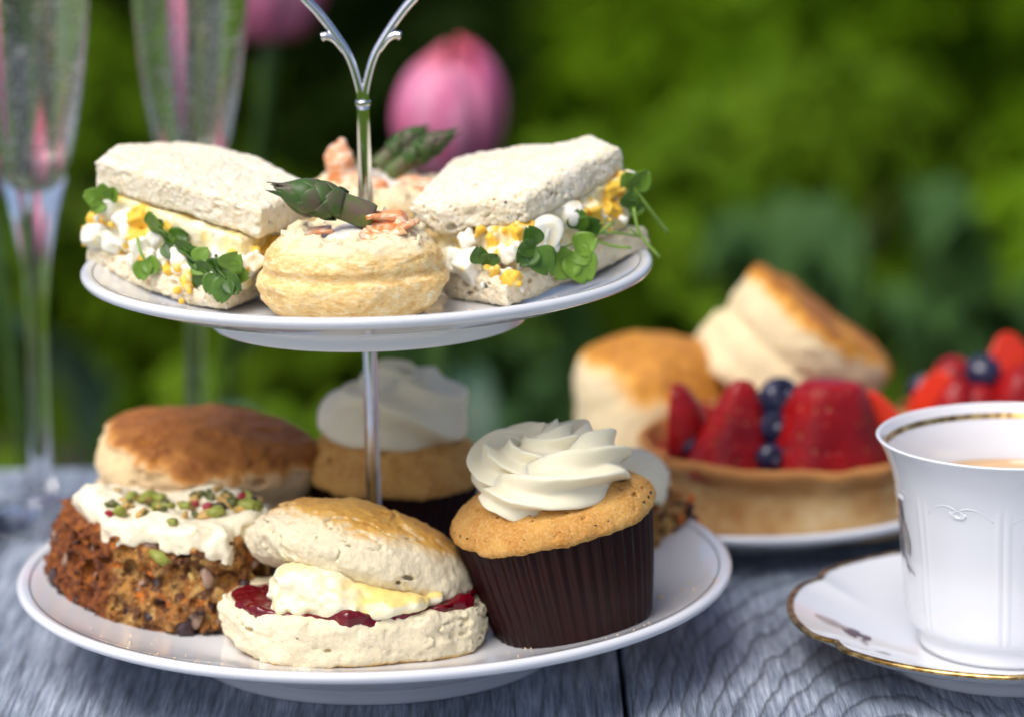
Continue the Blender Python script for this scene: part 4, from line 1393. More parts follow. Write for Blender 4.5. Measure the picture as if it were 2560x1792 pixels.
# ------------------------------------------------------------------ cupcakes
def wrapper(hh, rb, rtp, n=44):
    prof, m = [], 18
    def rf(t, r, z, i):
        k_ = min(1, z / .6)
        ph = (t * n / (2 * PI)) % 1
        tri = abs(ph * 2 - 1) * 2 - 1
        tri = np.sign(tri) * abs(tri) ** .7
        return r + tri * (.035 + .05 * (z / hh)) * (.35 + .65 * k_)
    P = [(0, .03), (rb * .9, .03), (rb * .98, 0), (rb, .06)] + [(rb + (rtp - rb) * q / m + .05 * math.sin(q / m * PI), .06 + (hh - .06) * q / m) for q in range(1, m + 1)]
    P += [(rtp - .05, hh - .02), (rtp - .10, hh - .6)]
    v, f = lathe(P, n * 8, rf)
    return v, f
def muffin(R, z0, hgt, seed, h=.065):
    def fn(X, Y, Z):
        r = np.sqrt(X * X + Y * Y) / R
        a = np.arctan2(Y, X)
        top = z0 + hgt * np.clip(1 - r ** 2.6, -.5, 1) ** 1
        V = smax(Z - top, (r - 1 - .012 * np.sin(5 * a)) * R, .55)
        return smax(V, z0 - .55 - Z + .35 * (r < 0), .35)
    def det(P):
        return fbm(P, .6, 2, seed=seed) * .09 + fbm(P, 3.0, 3, .6, seed=seed + 1) * .035 + fbm(P, 10, 2, seed=seed + 2) * .018
    g = np.random.default_rng(seed)
    pores = []
    for q in range(140):
        a = g.uniform(0, 6.28)
        rr = R * g.uniform(.55, 1.02)
        z = z0 + hgt * max(0, 1 - (rr / R) ** 2.6) * .92 + g.uniform(-.1, .05)
        r = g.uniform(.04, .10)
        pores.append(((rr * math.cos(a), rr * math.sin(a), z), (r * g.uniform(1, 1.8), r * g.uniform(1, 1.8), r)))
    return implicit(fn, (-R - .6, -R - .6, z0 - 1.0), (R + .6, R + .6, z0 + hgt + .6), h, det, .5, pores)

def swirl(R0, r0, hgt, turns, npts, tw, seed, a0=0, depth=.34, tail=True):
    """piped rosette: a star section swept along a rising spiral"""
    m = 360
    nsec = 120
    t = np.linspace(0, 1, m)
    ang = a0 + t * turns * 2 * PI
    R = R0 * (1 - t) ** .75 + .05
    z = hgt * (t ** 1.15)
    path = np.stack([R * np.cos(ang), R * np.sin(ang), z], 1)
    tr = r0 * np.interp(t, [0, .04, .12, .6, .85, .96, 1], [.25, .75, 1, .86, .62, .34, .05])
    T = np.gradient(path, axis=0)
    T /= np.linalg.norm(T, axis=1)[:, None]
    V = []
    ph = np.arange(nsec) * 2 * PI / nsec
    for i in range(m):
        rad_ = np.array([math.cos(ang[i]), math.sin(ang[i]), 0])
        Nn = rad_ - T[i] * (rad_ @ T[i])
        Nn /= np.linalg.norm(Nn)
        B = np.cross(T[i], Nn)
        q = ph * npts / 2 + tw * t[i] * 2 * PI + .5 * math.sin(i * .09 + seed)
        s = 1 - depth * (np.sqrt(np.sin(q) ** 2 + .02) - .14) ** 1.05 + .05 * np.sin(ph * 2 + i * .05 + seed)
        V.append(path[i] + tr[i] * (s * np.cos(ph))[:, None] * Nn * 1.08 + tr[i] * (s * np.sin(ph))[:, None] * B * .92)
    V = np.concatenate(V)
    V += (fbm(V, 1.1, 2, seed=seed) * .06)[:, None] * np.array([1, .6, .8])
    i = np.arange(nsec)
    j = (i + 1) % nsec
    F = np.concatenate([np.stack([k_ * nsec + i, k_ * nsec + j, (k_ + 1) * nsec + j, (k_ + 1) * nsec + i], 1) for k_ in range(m - 1)])
    return V, F

def cupcake(label, loc, rot, hh, rb, rtp, Rm, mh, seed, sw, dx=0.0):
    t = thing('cupcake', label, 'cupcake', loc, rot, 'frosted cupcakes on the lower plate')
    v, f = wrapper(hh, rb, rtp)
    obj('paper_case', v, f, M['paper'], t)
    v, f = muffin(Rm, hh, mh, seed)
    obj('sponge', v, f, M['sponge'], t)
    v, f = swirl(**sw)
    v[:, 2] += hh + mh * .95
    v[:, 0] -= .1
    fr = obj('frosting', v, f, M['frosting'], t)
    fr.location.x = dx * S
    return t
cupcake('vanilla cupcake in a dark brown paper case leaning beside the front scone', (7.15, -4.55, LW + .32), (1, -10, 0), 4.35, 2.80, 3.50, 3.70, 1.2, 51,
        dict(R0=2.28, r0=1.28, hgt=1.30, turns=1.8, npts=6, tw=-6.5, seed=2, a0=-2.6, depth=.40))
cupcake('shaded cupcake standing behind the pole at the back of the lower plate', (.4, 6.2, LW + .05), (0, 2, 0), 3.45, 2.65, 3.4, 3.75, 1.6, 57,
        dict(R0=1.50, r0=1.72, hgt=1.65, turns=1.7, npts=5, tw=-3.0, seed=5, a0=1.5, depth=.22), dx=.45)

# ------------------------------------------------------------------ carrot cakes
SMALL = {}
def piece_meshes(name, mat, n, r, asp, key, nn=6):
    out = []
    for q in range(n):
        v, f = lump(r, nn, asp, .5, seed=300 + q * 7 + len(key))
        me = mesh(name, v, f)
        me.materials.append(M[mat])
        out.append(me)
    SMALL[key] = out
piece_meshes('raisin', 'raisin', 5, .42, (1.25, .8, .7), 'raisin', 8)
piece_meshes('walnut_piece', 'walnut', 4, .32, (1.2, .9, .7), 'walnut')
piece_meshes('carrot_shred', 'orange', 3, .16, (1.8, .6, .6), 'orange')
piece_meshes('pistachio_piece', 'pistachio', 5, .33, (1.4, .8, .7), 'pist')
piece_meshes('pistachio_piece', 'pistachio_dark', 3, .30, (1.2, .8, .75), 'pistd')
piece_meshes('nut_piece', 'nut', 5, .29, (1.5, .8, .55), 'nut')
piece_meshes('berry', 'peppercorn', 3, .24, (1, 1, .95), 'berry', 8)

def carrot_cake(label, loc, poly, hgt, crust_fn, seed, h=.066, shear=(0, 0)):
    t = thing('carrot_cake', label, 'cake', loc, group='carrot cake pieces on the lower plate')
    P = np.array(poly)
    lo = (P[:, 0].min() - .6, P[:, 1].min() - .6, -.4)
    hi = (P[:, 0].max() + .6, P[:, 1].max() + .6, hgt + .6)
    def fn(X, Y, Z):
        xs, ys = X - shear[0] * Z, Y - shear[1] * Z
        d2 = sd_poly(np.broadcast_to(xs, np.broadcast(xs, ys).shape), ys, poly)
        return extrude(d2, Z, 0, hgt, .3)
    def det(p):
        return fbm(p, .9, 2, seed=seed) * .16 + fbm(p, 2.4, 3, .65, seed=seed + 1) * .16 + fbm(p, 7, 2, .6, seed=seed + 2) * .06
    g = np.random.default_rng(seed)
    pores = []
    for q in range(330):
        i = g.integers(0, len(P))
        u = g.random()
        e = P[i] * u + P[i - 1] * (1 - u)
        z = g.uniform(.15, hgt)
        r = .07 + .30 * g.random() ** 3
        pores.append(((e[0] + shear[0] * z, e[1] + shear[1] * z, z), (r * g.uniform(.8, 1.6), r * g.uniform(.8, 1.6), r)))
    v, f = implicit(fn, lo, hi, h, det, .6, pores)
    obj('sponge', v, f, M['carrot'], t, attr={'crust': crust_fn})
    return t, P, g

poly = [(-5.4, 1.3), (-5.45, -.2), (-4.5, -2.0), (-3.2, -3.2), (.3, -4.55), (1.6, -4.3), (3.0, -2.5), (2.9, -.2), (1.0, 1.6), (-2.5, 1.8)]
CX = -6.9
cc, P, g = carrot_cake('carrot cake slice with pistachio topped icing at the left of the lower plate', (CX, 0, LW + .05), poly, 3.45,
                       lambda p, N: sstep(-2.2, -3.2, p[:, 0] - .22 * p[:, 2] + .35 * fbm(p, 1.1, 2)) , 61, shear=(.22, .05))
def face_pt(u, z, dep=0.0):
    """u runs along the outline from the left corner over the front to the right"""
    pts = np.array([(-5.45, -.2), (-4.5, -2.0), (-3.2, -3.2), (.3, -4.55), (1.6, -4.3), (3.0, -2.5)])
    sl = np.r_[0, np.cumsum(np.linalg.norm(np.diff(pts, axis=0), axis=1))]
    s = u * sl[-1]
    x, y = np.interp(s, sl, pts[:, 0]), np.interp(s, sl, pts[:, 1])
    return np.array([x + .22 * z + dep * .3, y + .05 * z + dep, z])
for q in range(34):
    u, z = g.uniform(.26, .98), g.uniform(.25, 3.1)
    key = ['raisin', 'walnut', 'orange', 'walnut', 'raisin', 'orange', 'nut', 'walnut'][q % 8]
    scatter_piece(SMALL[key][0].name.split('.')[0], SMALL[key], cc, face_pt(u, z, .24), g, 1.15)
for q in range(14):
    u, z = g.uniform(.0, .26), g.uniform(.2, 3.0)
    key = ['raisin', 'orange', 'walnut'][q % 3]
    scatter_piece(SMALL[key][0].name.split('.')[0], SMALL[key], cc, face_pt(u, z, .22), g, .9)
# icing over the top with a wavy drip along the cut face
ip = [(-4.35, 1.0), (-4.0, -.4), (-3.2, -2.0), (-2.3, -3.2), (-.9, -3.85), (.6, -4.62), (1.9, -4.45), (3.3, -2.6), (3.2, -.2), (1.4, 1.5), (-2.2, 1.6)]
def fni(X, Y, Z):
    d2 = sd_poly(X[:, :, 0], Y[:, :, 0], ip)[:, :, None]
    edge = np.clip(1 + d2 / .9, 0, 1)
    low = 3.30 - (.45 + .55 * np.exp(-((X - 1.6) / 1.1) ** 2) + .20 * np.sin(X * 2.3 + 1) + .25 * np.exp(-((X - 3) / .9) ** 2)) * edge ** 2 * (Y < -1.2)
    top = 3.95 + .10 * np.sin(X * 1.3) * np.cos(Y) + .35 * np.exp(-((X + 3.4) / .7) ** 2 - ((Y + .3) / .9) ** 2) - .25 * np.clip(edge - .5, 0, 1)
    return smax(smax(d2 + .12, Z - top, .45), low - Z, .25)
v, f = implicit(fni, (-5.0, -5.2, 1.9), (4.0, 2.2, 4.9), .066, lambda p: fbm(p, .9, 2, seed=71) * .20 + fbm(p, 2.6, 2, seed=72) * .07, .5)
icing = obj('icing', v, f, M['icing'], cc)
def icing_top(x, y):
    m = (np.abs(v[:, 0] - x) < .15) & (np.abs(v[:, 1] - y) < .15)
    return v[m][:, 2].max() if m.any() else 3.9
tops = [('berry', -2.45, -2.6, 1.1), ('berry', .6, -1.6, 1.0), ('berry', 2.2, -1.0, 1.0), ('berry', 1.0, -1.9, .9), ('berry', -1.2, -.9, .9), ('raisin', 1.5, -2.0, .6), ('raisin', 2.7, -2.4, .6), ('pist', .0, -3.75, 1.2), ('pist', -.45, -4.05, 1.15)]
for q in range(58):
    x = g.uniform(-2.6, 2.9)
    y = g.uniform(-2.9, -.2) - .25 * (x > -.5)
    tops.append((['pist', 'nut', 'pistd', 'nut', 'pistd', 'nut', 'pist'][q % 7], x, y, g.uniform(.6, 1.3)))
for key, x, y, s in tops:
    if key == 'pist' and y < -3.9:
        zt = 2.85
        y -= .55
    else:
        zt = icing_top(x, y) + .06
    o = scatter_piece(SMALL[key][0].name.split('.')[0], SMALL[key], cc, (x, y, zt), g, s)
    o.rotation_euler = (float(g.uniform(-.5, .5)), float(g.uniform(-.5, .5)), float(g.uniform(0, 6.28)))

poly2 = [(-2.2, -1.4), (.1, -1.9), (1.55, -.5), (1.75, .9), (-.6, 2.2), (-2.6, 1.0)]
c3, P, g = carrot_cake('carrot cake piece mostly hidden behind the front cupcake', (10.2, 5.1, LW + .45), poly2, 1.75, lambda p, N: sstep(.9, 1.7, p[:, 0] + .3 * fbm(p, 1, 2)) * .9, 81, shear=(-.1, 0))
blob('icing', [((-.9, 0, 2.5), (1.75, 1.5, 1.1)), ((-.2, -.9, 2.2), (.85, .7, .95)), ((-1.2, -.3, 3.0), (1.1, .9, .75))], .075, M['icing'], c3, .10, 1.0, 83, .4)
for q in range(16):
    u = g.random()
    i = g.integers(1, 4)
    e = P[i] * u + P[i - 1] * (1 - u)
    key = ['raisin', 'orange', 'walnut', 'orange'][q % 4]
    scatter_piece(SMALL[key][0].name.split('.')[0], SMALL[key], c3, (e[0], e[1], g.uniform(.2, 1.6)), g, 1.)
scatter_piece('raisin', SMALL['raisin'], c3, (-.35, -1.35, 2.75), g, .9)
for q in range(7):
    scatter_piece('carrot_shred', SMALL['orange'], c3, (1.5 + g.uniform(0, .75), .5 + g.uniform(-.4, .4), .15 + g.uniform(0, .35)), g, 1.3)

# ------------------------------------------------------------------ brown scone behind the carrot cake
sb = thing('scone', 'well browned whole scone behind the pistachio topped carrot cake', 'scone', (-6.95, 5.7, LW + .4), (2, 5, 0))
v, f = implicit(scone_fn(4.25, 3.85, 0, 5.15, 1.1, dome=1.0, waist=.25), (-5.0, -4.6, -.5), (5.0, 4.6, 5.9), .08, lambda P: scone_det(91, 1.1)(P) + np.abs(fbm(P, .9, 2, seed=95)) * .12 * sstep(3, 5, P[:, 2]) - .17 * sstep(3.75, 4.05, P[:, 2] + .55 * fbm(P, .75, 3) + .35 * P[:, 0] / 4), .6, side_pores(60, 4.2, 3.85, 1, 4.2, 92, .08, .22))
obj('crumb_body', v, f, M['scone_brown'], sb, attr={'crust': lambda P, N: sstep(3.55, 4.6, P[:, 2] + .55 * fbm(P, .75, 3) + .35 * P[:, 0] / 4) * .95})

crumbs_on('tiny crumbs scattered on the lower plate', 'crumbs', 'crumbs', plate_crumbs(prof_l, 34, 8.6, 12.3, 300, 352) + plate_crumbs(prof_l, 26, 8.8, 12.2, 205, 262) + [(10.3, -2.6, LW + .55, .10), (3.9, -7.9, LW + .02, .08), (3.3, -8.2, LW + .02, .10), (3.0, -8.5, LW, .06), (9.4, -6.3, LW + .35, .04), (-8.8, -5.4, LW + .2, .05)], M['crumb'])

# ------------------------------------------------------------------ plate with tart and scones behind
tp = thing('dessert_plate', 'white dessert plate under the strawberry tart behind the teacup', 'plate', (15.0, 14.6 + DY, TZ))
prof = plate_profile(9.0, 1.75, 5.2, .75, foot=.35)
v, f = lathe(prof, 120)
obj('plate_body', v, f[:, ::-1], M['porcelain'], tp)
ring_line(8.6, topz(prof, 8.6) - .002, .07, M['silver_line'], tp)

def tart(label, loc, R, hgt, berries, seed, rz=0, group='fruit tarts behind the teacup'):
    t = thing('fruit_tart', label, 'tart', loc, (0, 0, rz), group)
    g = np.random.default_rng(seed)
    n = 192
    def rf(th, r, z, i):
        w = np.clip(z / hgt, 0, 1) ** 3
        return r + (.09 * math.sin(th * 17 + math.sin(th * 5)) + .05 * math.sin(th * 7 + 2)) * w
    P = smoothprof([(0, .02), (R * .84, .0), (R * .875, .10), (R * .90, hgt * .45), (R * .935, hgt * .82), (R * .985, hgt * .97), (R, hgt * 1.06), (R * .985, hgt * 1.14), (R * .955, hgt * 1.15), (R * .935, hgt * 1.05), (R * .915, hgt * .85), (R * .88, hgt * .82), (0, hgt * .82)], 5)
    v, f = lathe(P, n, rf)
    th = np.arctan2(v[:, 1], v[:, 0])
    v[:, 2] += .07 * np.sin(th * 11 + 1) * sstep(hgt * .7, hgt * 1.1, v[:, 2]) + fbm(v, .8, 3, seed=seed) * .06
    obj('crust', v, f, M['tart'], t, attr={'crust': lambda p, N: sstep(hgt * .72, hgt * 1.08, p[:, 2])})
    v, f = lathe([(R * .91, hgt * .80), (R * .90, hgt * .93), (R * .5, hgt * .98), (0, hgt)], 64)
    obj('filling', v, f, M['custard'], t)
    for kind, x, y, z, s, tilt, yaw in berries:
        o = bpy.data.objects.new(kind.replace('_block', '').replace('_cone', ''), BERRY[kind])
        put(o, t)
        o.location = Vector((x, y, z)) * S
        o.rotation_euler = (rad(tilt[0]), rad(tilt[1]), rad(yaw))
        o.scale = (s, s, s)
    return t

BERRY = {}
# strawberry: pointed cone with the hull end cut flat, standing on the cut end
P = smoothprof([(0, 0), (1.15, 0), (1.42, .25), (1.50, .8), (1.38, 1.5), (1.12, 2.2), (.80, 2.75), (.42, 3.08), (0, 3.16)], 6)
v, f = lathe(P, 64, lambda t, r, z, i: r * (1 + .03 * math.sin(3 * t + 1) + .02 * math.sin(5 * t)))
BERRY['strawberry'] = mesh('strawberry', v, f)
P = smoothprof([(0, 0), (1.7, 0), (1.92, .22), (1.90, .6), (1.55, 1.5), (1.18, 2.4), (.92, 2.85), (.60, 3.0), (0, 3.02)], 6)
v, f = lathe(P, 64, lambda t, r, z, i: r * (1 + .05 * math.sin(3 * t + 1) + .03 * math.sin(5 * t)))
v[:, 1] *= .72
BERRY['strawberry_block'] = mesh('strawberry', v, f)
BERRY['strawberry_block'].materials.append(M['strawberry'])
P = smoothprof([(0, 0), (1.25, 0), (1.42, .2), (1.38, .6), (1.02, 1.6), (.62, 2.6), (.40, 3.05), (.20, 3.2), (0, 3.22)], 6)
v, f = lathe(P, 64, lambda t, r, z, i: r * (1 + .05 * math.sin(2 * t + 1) + .03 * math.sin(5 * t)))
v[:, 1] *= .75
BERRY['strawberry_cone'] = mesh('strawberry', v, f)
BERRY['strawberry_cone'].materials.append(M['strawberry'])
BERRY['strawberry'].materials.append(M['strawberry'])
# halved strawberry: the same with a flat cut face
def half(X, Y, Z):
    r = np.sqrt(X * X + Y * Y)
    pr = np.interp(Z.ravel(), [0, .3, .9, 1.7, 2.5, 3.1, 3.4], [1.0, 1.35, 1.45, 1.3, .98, .55, .05])[None, None, :]
    V = smax((r - pr) * .85, -Z, .3)
    V = smax(V, Z - 3.35, .2)
    return smax(V, Y - .1, .12)
v, f = implicit(half, (-1.8, -1.8, -.4), (1.8, .6, 3.8), .075)
me = mesh('strawberry_half', v, f)
me.materials.append(M['strawberry'])
me.materials.append(M['strawberry_cut'])
cs = np.asarray(v)[np.asarray(f)].mean(1)
me.polygons.foreach_set('material_index', (cs[:, 1] > .02).astype(np.int32))
BERRY['strawberry_half'] = me
P = smoothprof([(0, -.78), (.45, -.68), (.75, -.3), (.80, .1), (.66, .5), (.42, .70), (.34, .80), (.26, .70), (.20, .58), (0, .55)], 5)
v, f = lathe(P, 40)
BERRY['blueberry'] = mesh('blueberry', v, f)
BERRY['blueberry'].materials.append(M['blueberry'])

tz = 2.3
tart('strawberry and blueberry tart in a pale crust behind the teacup', (16.6, 13.3 + DY, .80 + TZ), 6.35, 2.75, [
    ('strawberry_cone', -2.85, -3.5, tz - .1, 1.28, (0, 9), 15), ('strawberry_block', .95, -3.5, tz - .2, 1.38, (4, 3), 5), ('strawberry_half', 3.35, -2.6, tz - .2, 1.05, (4, 12), 170),
    ('strawberry_half', -4.9, -2.0, tz + .5, 1.0, (2, -14), 75), ('blueberry', -4.45, -3.0, tz + 1.2, .82, (30, 0), 0),
    ('blueberry', -.75, -2.6, tz + 3.0, 1.08, (50, 20), 0), ('blueberry', -1.55, -2.7, tz + 2.6, .85, (70, -30), 0), ('blueberry', -1.05, -3.5, tz + 2.0, .85, (60, 0), 0), ('blueberry', -1.25, -4.4, tz + 1.0, .78, (70, 20), 0), ('blueberry', .1, -1.9, tz + 2.6, .8, (20, 20), 0),
    ('strawberry', 3.6, .2, tz - .9, .9, (0, 0), 0), ('strawberry_half', -1.5, .6, tz - .8, .9, (0, 5), 120), ('strawberry', .7, 1.2, tz - .8, .92, (0, 5), 20), ('strawberry_half', -3.6, 1.4, tz - .9, .85, (0, 0), 60), ('blueberry', 2.2, -.8, tz + 1.4, .85, (0, 0), 0), ('strawberry', 1.5, 4.0, tz - .9, .9, (0, 0), 0), ('strawberry_half', -2, 3.6, tz - .9, .9, (0, 0), 0)], 7)
tart('smaller fruit tart at the far right edge behind the teacup rim', (26.9, 20.2 + DY, .02 + TZ), 5.2, 2.7, [
    ('strawberry_half', -4.08, -2.20, 2.70, 0.84, (10, -10), 150), ('strawberry_half', -3.32, -3.20, 2.60, 0.86, (10, 5), 20), ('strawberry', -2.09, -3.00, 2.60, 0.79, (12, 0), 0), ('blueberry', -1.80, -2.40, 5.30, 1.00, (20, 0), 0), ('strawberry', -0.57, -2.90, 3.00, 0.89, (10, 8), 0), ('strawberry_half', -0.28, -2.00, 4.00, 0.89, (20, 0), 200),
    ('strawberry', 0.85, -3.40, 2.80, 0.89, (20, 0), 0), ('strawberry_half', 2.28, -3.00, 2.60, 0.89, (0, 0), 160), ('blueberry', 0.95, -1.80, 5.50, 1.00, (0, 0), 0), ('strawberry', -2.66, 0.40, 2.60, 0.89, (0, 0), 0), ('strawberry', 0.00, 0.50, 2.60, 0.89, (0, 0), 0), ('strawberry', 2.47, 0.00, 2.60, 0.89, (0, 0), 0), ('blueberry', -4.18, -0.80, 4.20, 0.84, (0, 0), 0)], 9)

s1 = thing('scone', 'golden topped scone standing behind the left side of the tart', 'scone', (11.1, 21.0 + DY, 1.15 + TZ), (0, 2, 0), 'golden scones behind the tart')
v, f = implicit(scone_fn(3.45, 3.2, 0, 5.4, 1.2, dome=1.3), (-4.2, -4.0, -.5), (4.2, 4.0, 6.1), .1, scone_det(101), .6)
obj('crumb_body', v, f, M['scone_far'], s1, attr={'crust': lambda P, N: sstep(2.0, 4.4, P[:, 2] + .5 * fbm(P, .7, 3) + .25 * P[:, 0]) * .86})
s2 = thing('scone', 'scone tipped on its edge with the browned top facing right', 'scone', (17.5, 21.5 + DY, 5.5 + TZ), (0, 37, 0), 'golden scones behind the tart')
v, f = implicit(scone_fn(3.85, 3.6, -2.5, 2.2, .6, dome=.12, waist=.22), (-4.6, -4.4, -3.2), (4.6, 4.4, 2.9), .1, scone_det(107, 1.2), .6)
obj('crumb_body', v, f, M['scone_far'], s2, attr={'crust': lambda P, N: sstep(.9, 2.3, P[:, 2] + .35 * fbm(P, .9, 3)) * .95})

# ------------------------------------------------------------------ teacup and saucer
CUP = np.array([22.85, -4.6 + DY, TZ])
sc = thing('saucer', 'white scalloped saucer with a gold rim under the teacup', 'saucer', CUP)
NS = 240
def scal(th):
    w = (th + .55) / (2 * PI) * 6
    k_ = abs(math.sin(w * PI))
    return 1 - .045 * (1 - min(1, k_ * 2.2)) ** 1.5
def sau_rf(t, r, z, i):
    return r * (1 + (scal(t) - 1) * sstep(4.5, 8.0, np.float64(r)))
SR = 8.0
P = [(0, .62), (2.6, .62), (3.0, .72)]
P = smoothprof([(0, .62), (2.6, .62), (3.15, .60), (3.4, .68), (4.6, .88), (6.0, 1.25), (7.2, 1.68), (7.75, 1.90), (SR - .08, 1.97)], 5)
P = np.concatenate([P, [(SR - .02, 1.95), (SR, 1.90), (SR - .03, 1.84)], smoothprof([(SR - .15, 1.78), (7.0, 1.35), (5.6, .90), (4.6, .58), (4.4, .1), (4.3, 0), (4.1, .02), (3.95, .30), (2.5, .36), (0, .36)], 4)])
v, f = lathe(P, NS, sau_rf)
saucer_b = obj('saucer_body', v, f[:, ::-1], M['porcelain'], sc)
v, f = lathe([(SR - .22, 1.955), (SR - .20, 1.978), (SR - .07, 1.990), (SR + .012, 1.955), (SR + .014, 1.86), (SR - .02, 1.84)], NS, sau_rf)
obj('gold_rim', v, f[:, ::-1], M['gold'], saucer_b)

def patch(outline_fn, parent, mat, name, c, ax, size, asp, zf, lift=.012):
    """flat painted mark following the saucer's surface"""
    def fn(u, w):
        s = (w - .5) * 2
        wd = asp * np.sin(np.clip(u * .96 + .02, 0, 1) * PI) ** .6
        x = c[0] + size * ((u - .5) * ax[0] - s * wd * ax[1])
        y = c[1] + size * ((u - .5) * ax[1] + s * wd * ax[0])
        r = np.sqrt(x * x + y * y)
        return np.stack([x, y, zf(r) + lift], 1)
    v, f = sheet(fn, 9, 5)
    return obj(name, v, f, mat, parent)
sz_ = lambda r: np.interp(r, [0, 3.15, 3.4, 4.6, 6.0, 7.2, 7.75, 8], [.62, .60, .68, .88, 1.25, 1.68, 1.90, 1.97])
for (x, y, ang, s, asp, mt) in [(-5.55, -1.2, -30, 1.05, .20, 'print_grey'), (-5.35, -1.35, -45, .6, .22, 'print_yellow'), (-5.0, -1.85, -70, .9, .12, 'print_dark'), (-4.65, -1.9, 10, .7, .16, 'print_dark'), (-4.4, -2.2, 60, .55, .14, 'print_dark'), (-4.9, -1.45, -20, .6, .2, 'print_dark'), (-4.55, -2.75, -80, .7, .08, 'print_grey'), (-4.0, -3.9, -15, .42, .28, 'print_grey'), (-3.95, -3.92, -15, .26, .3, 'print_yellow')]:
    patch(None, sc, M[mt], 'painted_petal', (x - .85, y + 1.5), (math.cos(rad(ang)), math.sin(rad(ang))), s * 1.25, asp * 1.3, sz_)

tc = thing('teacup', 'white embossed teacup of milky tea with a gold band inside the rim', 'teacup', CUP + np.array([0, 0, .64]))
zs = [0, .15, .45, .65, 1.0, 2.0, 3.4, 4.8, 5.8, 6.6, 7.2, 7.62]
rs = [3.20, 3.26, 3.22, 3.30, 3.62, 3.78, 3.90, 4.06, 4.19, 4.38, 4.62, 4.85]
zf, rfi = np.array(zs), np.array(rs)
def cup_r(z):
    return np.interp(z, zf, rfi)
outer = smoothprof(list(zip(rs, zs)), 6)
inner = smoothprof([(4.87, 7.66), (4.80, 7.70), (4.70, 7.62), (4.46, 7.1), (4.24, 6.5), (4.03, 5.7), (3.86, 4.6), (3.62, 2.2), (3.3, 1.0), (2.5, .6), (0, .5)], 6)
ribs = [k_ * PI / 4 + .55 for k_ in range(8)]
def cup_rf(t, r, z, i):
    if i >= len(outer):
        return r
    d = min(abs((t - a + PI) % (2 * PI) - PI) for a in ribs)
    amp = float(sstep(.7, 1.2, np.float64(z)) * sstep(6.2, 5.4, np.float64(z)))
    return r + amp * (.055 * math.exp(-((d - .035) / .016) ** 2) - .03 * math.exp(-(d / .02) ** 2) - .05 * (1 - math.cos(d * 8)) * .3)
v, f = lathe(np.concatenate([[(0, .25), (2.9, .22), (3.0, 0)], outer, inner]), 256, lambda t, r, z, i: cup_rf(t, r, z, i - 3) if i >= 3 else r)
body = obj('cup_body', v, f, M['porcelain'], tc)
P = [(r - .012, z) for r, z in smoothprof([(4.78, 7.36), (4.60, 7.08)], 4)]
P = [(np.interp(z, [6.5, 7.1, 7.62], [4.24, 4.46, 4.70]) - .014, z) for z in np.linspace(7.36, 7.16, 5)]
v, f = lathe(P, 160)
obj('gold_band', v, f[:, ::-1], M['gold'], body)
zt = 5.75
v, f = lathe([(np.interp(zt, [5.7, 6.5], [4.05, 4.30]) + .01, zt + .05), (4.12, zt), (2, zt - .005), (0, zt - .005)], 96)
obj('tea', v, f, M['tea'], tc)
# embossed scrollwork under the rim
def scroll(th0, s, mirror):
    t = np.linspace(0, 1, 40)
    pts = []
    a = t * 3.6 * PI * .55
    # long swag ending in a small volute
    thx = np.concatenate([np.linspace(0, .30, 16), .30 + .055 * np.sin(np.linspace(0, 1.6 * PI, 14))])
    zx = np.concatenate([5.55 + .42 * np.sin(np.linspace(0, PI * .75, 16)), 5.55 + .42 * np.sin(PI * .75) - .14 + .14 * np.cos(np.linspace(0, 1.6 * PI, 14))])
    for q, z in zip(thx, zx):
        th = th0 + (q if not mirror else -q)
        r = cup_r(z) - .052
        pts.append((r * math.cos(th), r * math.sin(th), z))
    return np.array(pts)
for k_ in range(8):
    for mir in (False, True):
        p = scroll(k_ * PI / 4 + .55 + (.08 if not mir else -.08), 1, mir)
        v, f = tube(p, np.linspace(.05, .065, len(p)), 8)
        obj('relief_scroll', v, f, M['porcelain'], body)
# painted flower on the left side of the cup
def cup_patch(th, z, ang, size, asp, mat):
    ca, sa = math.cos(rad(ang)), math.sin(rad(ang))
    def fn(u, w):
        s = (w - .5) * 2
        wd = asp * np.sin(np.clip(u * .96 + .02, 0, 1) * PI) ** .6
        a = size * ((u - .5) * ca - s * wd * sa)
        b = size * ((u - .5) * sa + s * wd * ca)
        zz = z + b
        r = cup_r(zz) + .035
        tt = th + a / 4
        return np.stack([r * np.cos(tt), r * np.sin(tt), zz], 1)
    v, f = sheet(fn, 9, 5)
    obj('painted_petal', v, f, mat, body)
for (dt, z, ang, s, asp, mt) in [(0, 4.9, 75, 1.5, .2, 'print_dark'), (-.10, 4.5, 40, 1.3, .2, 'print_dark'), (.10, 4.3, 110, 1.4, .22, 'print_grey'), (-.05, 3.8, 80, 1.3, .1, 'print_dark'), (.06, 3.3, -60, 1.0, .07, 'print_dark'), (.16, 3.1, -20, .8, .06, 'print_dark'), (-.2, 4.1, 20, 1.0, .2, 'print_grey'), (-.1, 5.2, 140, .8, .25, 'print_yellow')]:
    cup_patch(PI + .12 + dt, z, ang, s, asp, M[mt])
p = smoothprof([(4.0, 0, 5.6), (5.2, 0, 6.3), (6.4, 0, 5.6), (6.5, 0, 4.2), (5.6, 0, 2.8), (4.4, 0, 2.2), (3.7, 0, 2.0)], 8)
v, f = tube(p, .32, 12)
obj('handle', v, f, M['porcelain'], tc)

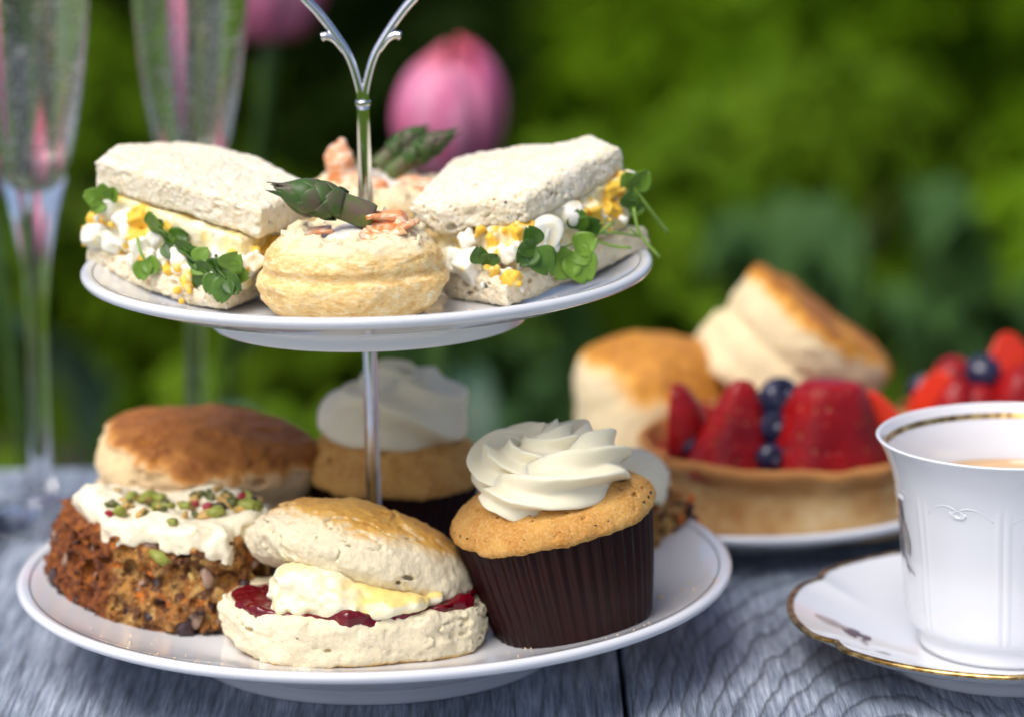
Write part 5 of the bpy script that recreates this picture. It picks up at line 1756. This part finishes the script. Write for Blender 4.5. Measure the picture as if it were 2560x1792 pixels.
# ------------------------------------------------------------------ champagne flutes
def flute(label, loc, lean):
    t = thing('champagne_flute', label, 'glass', loc, (0, lean, 0), 'flutes of sparkling wine')
    out_ = smoothprof([(0, .0), (3.1, .0), (3.25, .08), (3.15, .2), (2.2, .36), (1.1, .75), (.62, 1.6), (.46, 3.2), (.43, 6.0), (.46, 8.5), (.60, 10.8), (.92, 12.8), (1.45, 15.0), (1.95, 17.6), (2.30, 20.4), (2.48, 23.2), (2.48, 26.5)], 6)
    inn = smoothprof([(2.44, 26.56), (2.38, 26.5), (2.38, 23.2), (2.19, 20.4), (1.83, 17.8), (1.33, 15.6), (.75, 14.6), (.3, 14.25), (0, 14.2)], 6)
    v, f = lathe(np.concatenate([out_, inn]), 72)
    obj('glass_body', v, f, M['glass'], t)
    zf_ = [14.2, 14.25, 14.6, 15.6, 17.8, 20.4, 23.2, 24.6]
    rf_ = [0, .3, .75, 1.33, 1.83, 2.19, 2.38, 2.385]
    pr = [(r + .012 if r > 0 else 0, z - .008) for r, z in smoothprof(list(zip(rf_, zf_)), 6)] + [(0, 24.6)]
    v, f = lathe(pr, 72)
    obj('wine', v, f, M['wine'], t)
    g = np.random.default_rng(int(abs(loc[0]) * 10))
    V, F, nv = [], [], 0
    bv, bf = lump(1.0, 4, amp=0, seed=1)
    bv = bv / np.linalg.norm(bv, axis=1)[:, None]
    for q in range(1100):
        z = g.uniform(14.7, 24.2)
        r = np.interp(z, zf_, rf_) - .07
        if q % 3 == 0:
            r *= g.uniform(.1, 1) ** .5
        a = g.uniform(0, 2 * PI)
        s = .025 + .06 * g.random() ** 2.2
        V.append(bv * s + np.array([r * math.cos(a), r * math.sin(a), z]))
        F.append(bf + nv)
        nv += len(bv)
    o = obj('bubbles', np.concatenate(V), np.concatenate(F), M['bubble'], t)
    o['kind'] = 'stuff'
    return t
flute('champagne flute at the left edge with its foot on the table', (-14.95, 16.4 + DY, TZ), 1.5)
flute('champagne flute behind the left sandwich, its stem rising above the browned scone', (-8.6, 19.2 + DY, TZ), 1.4)
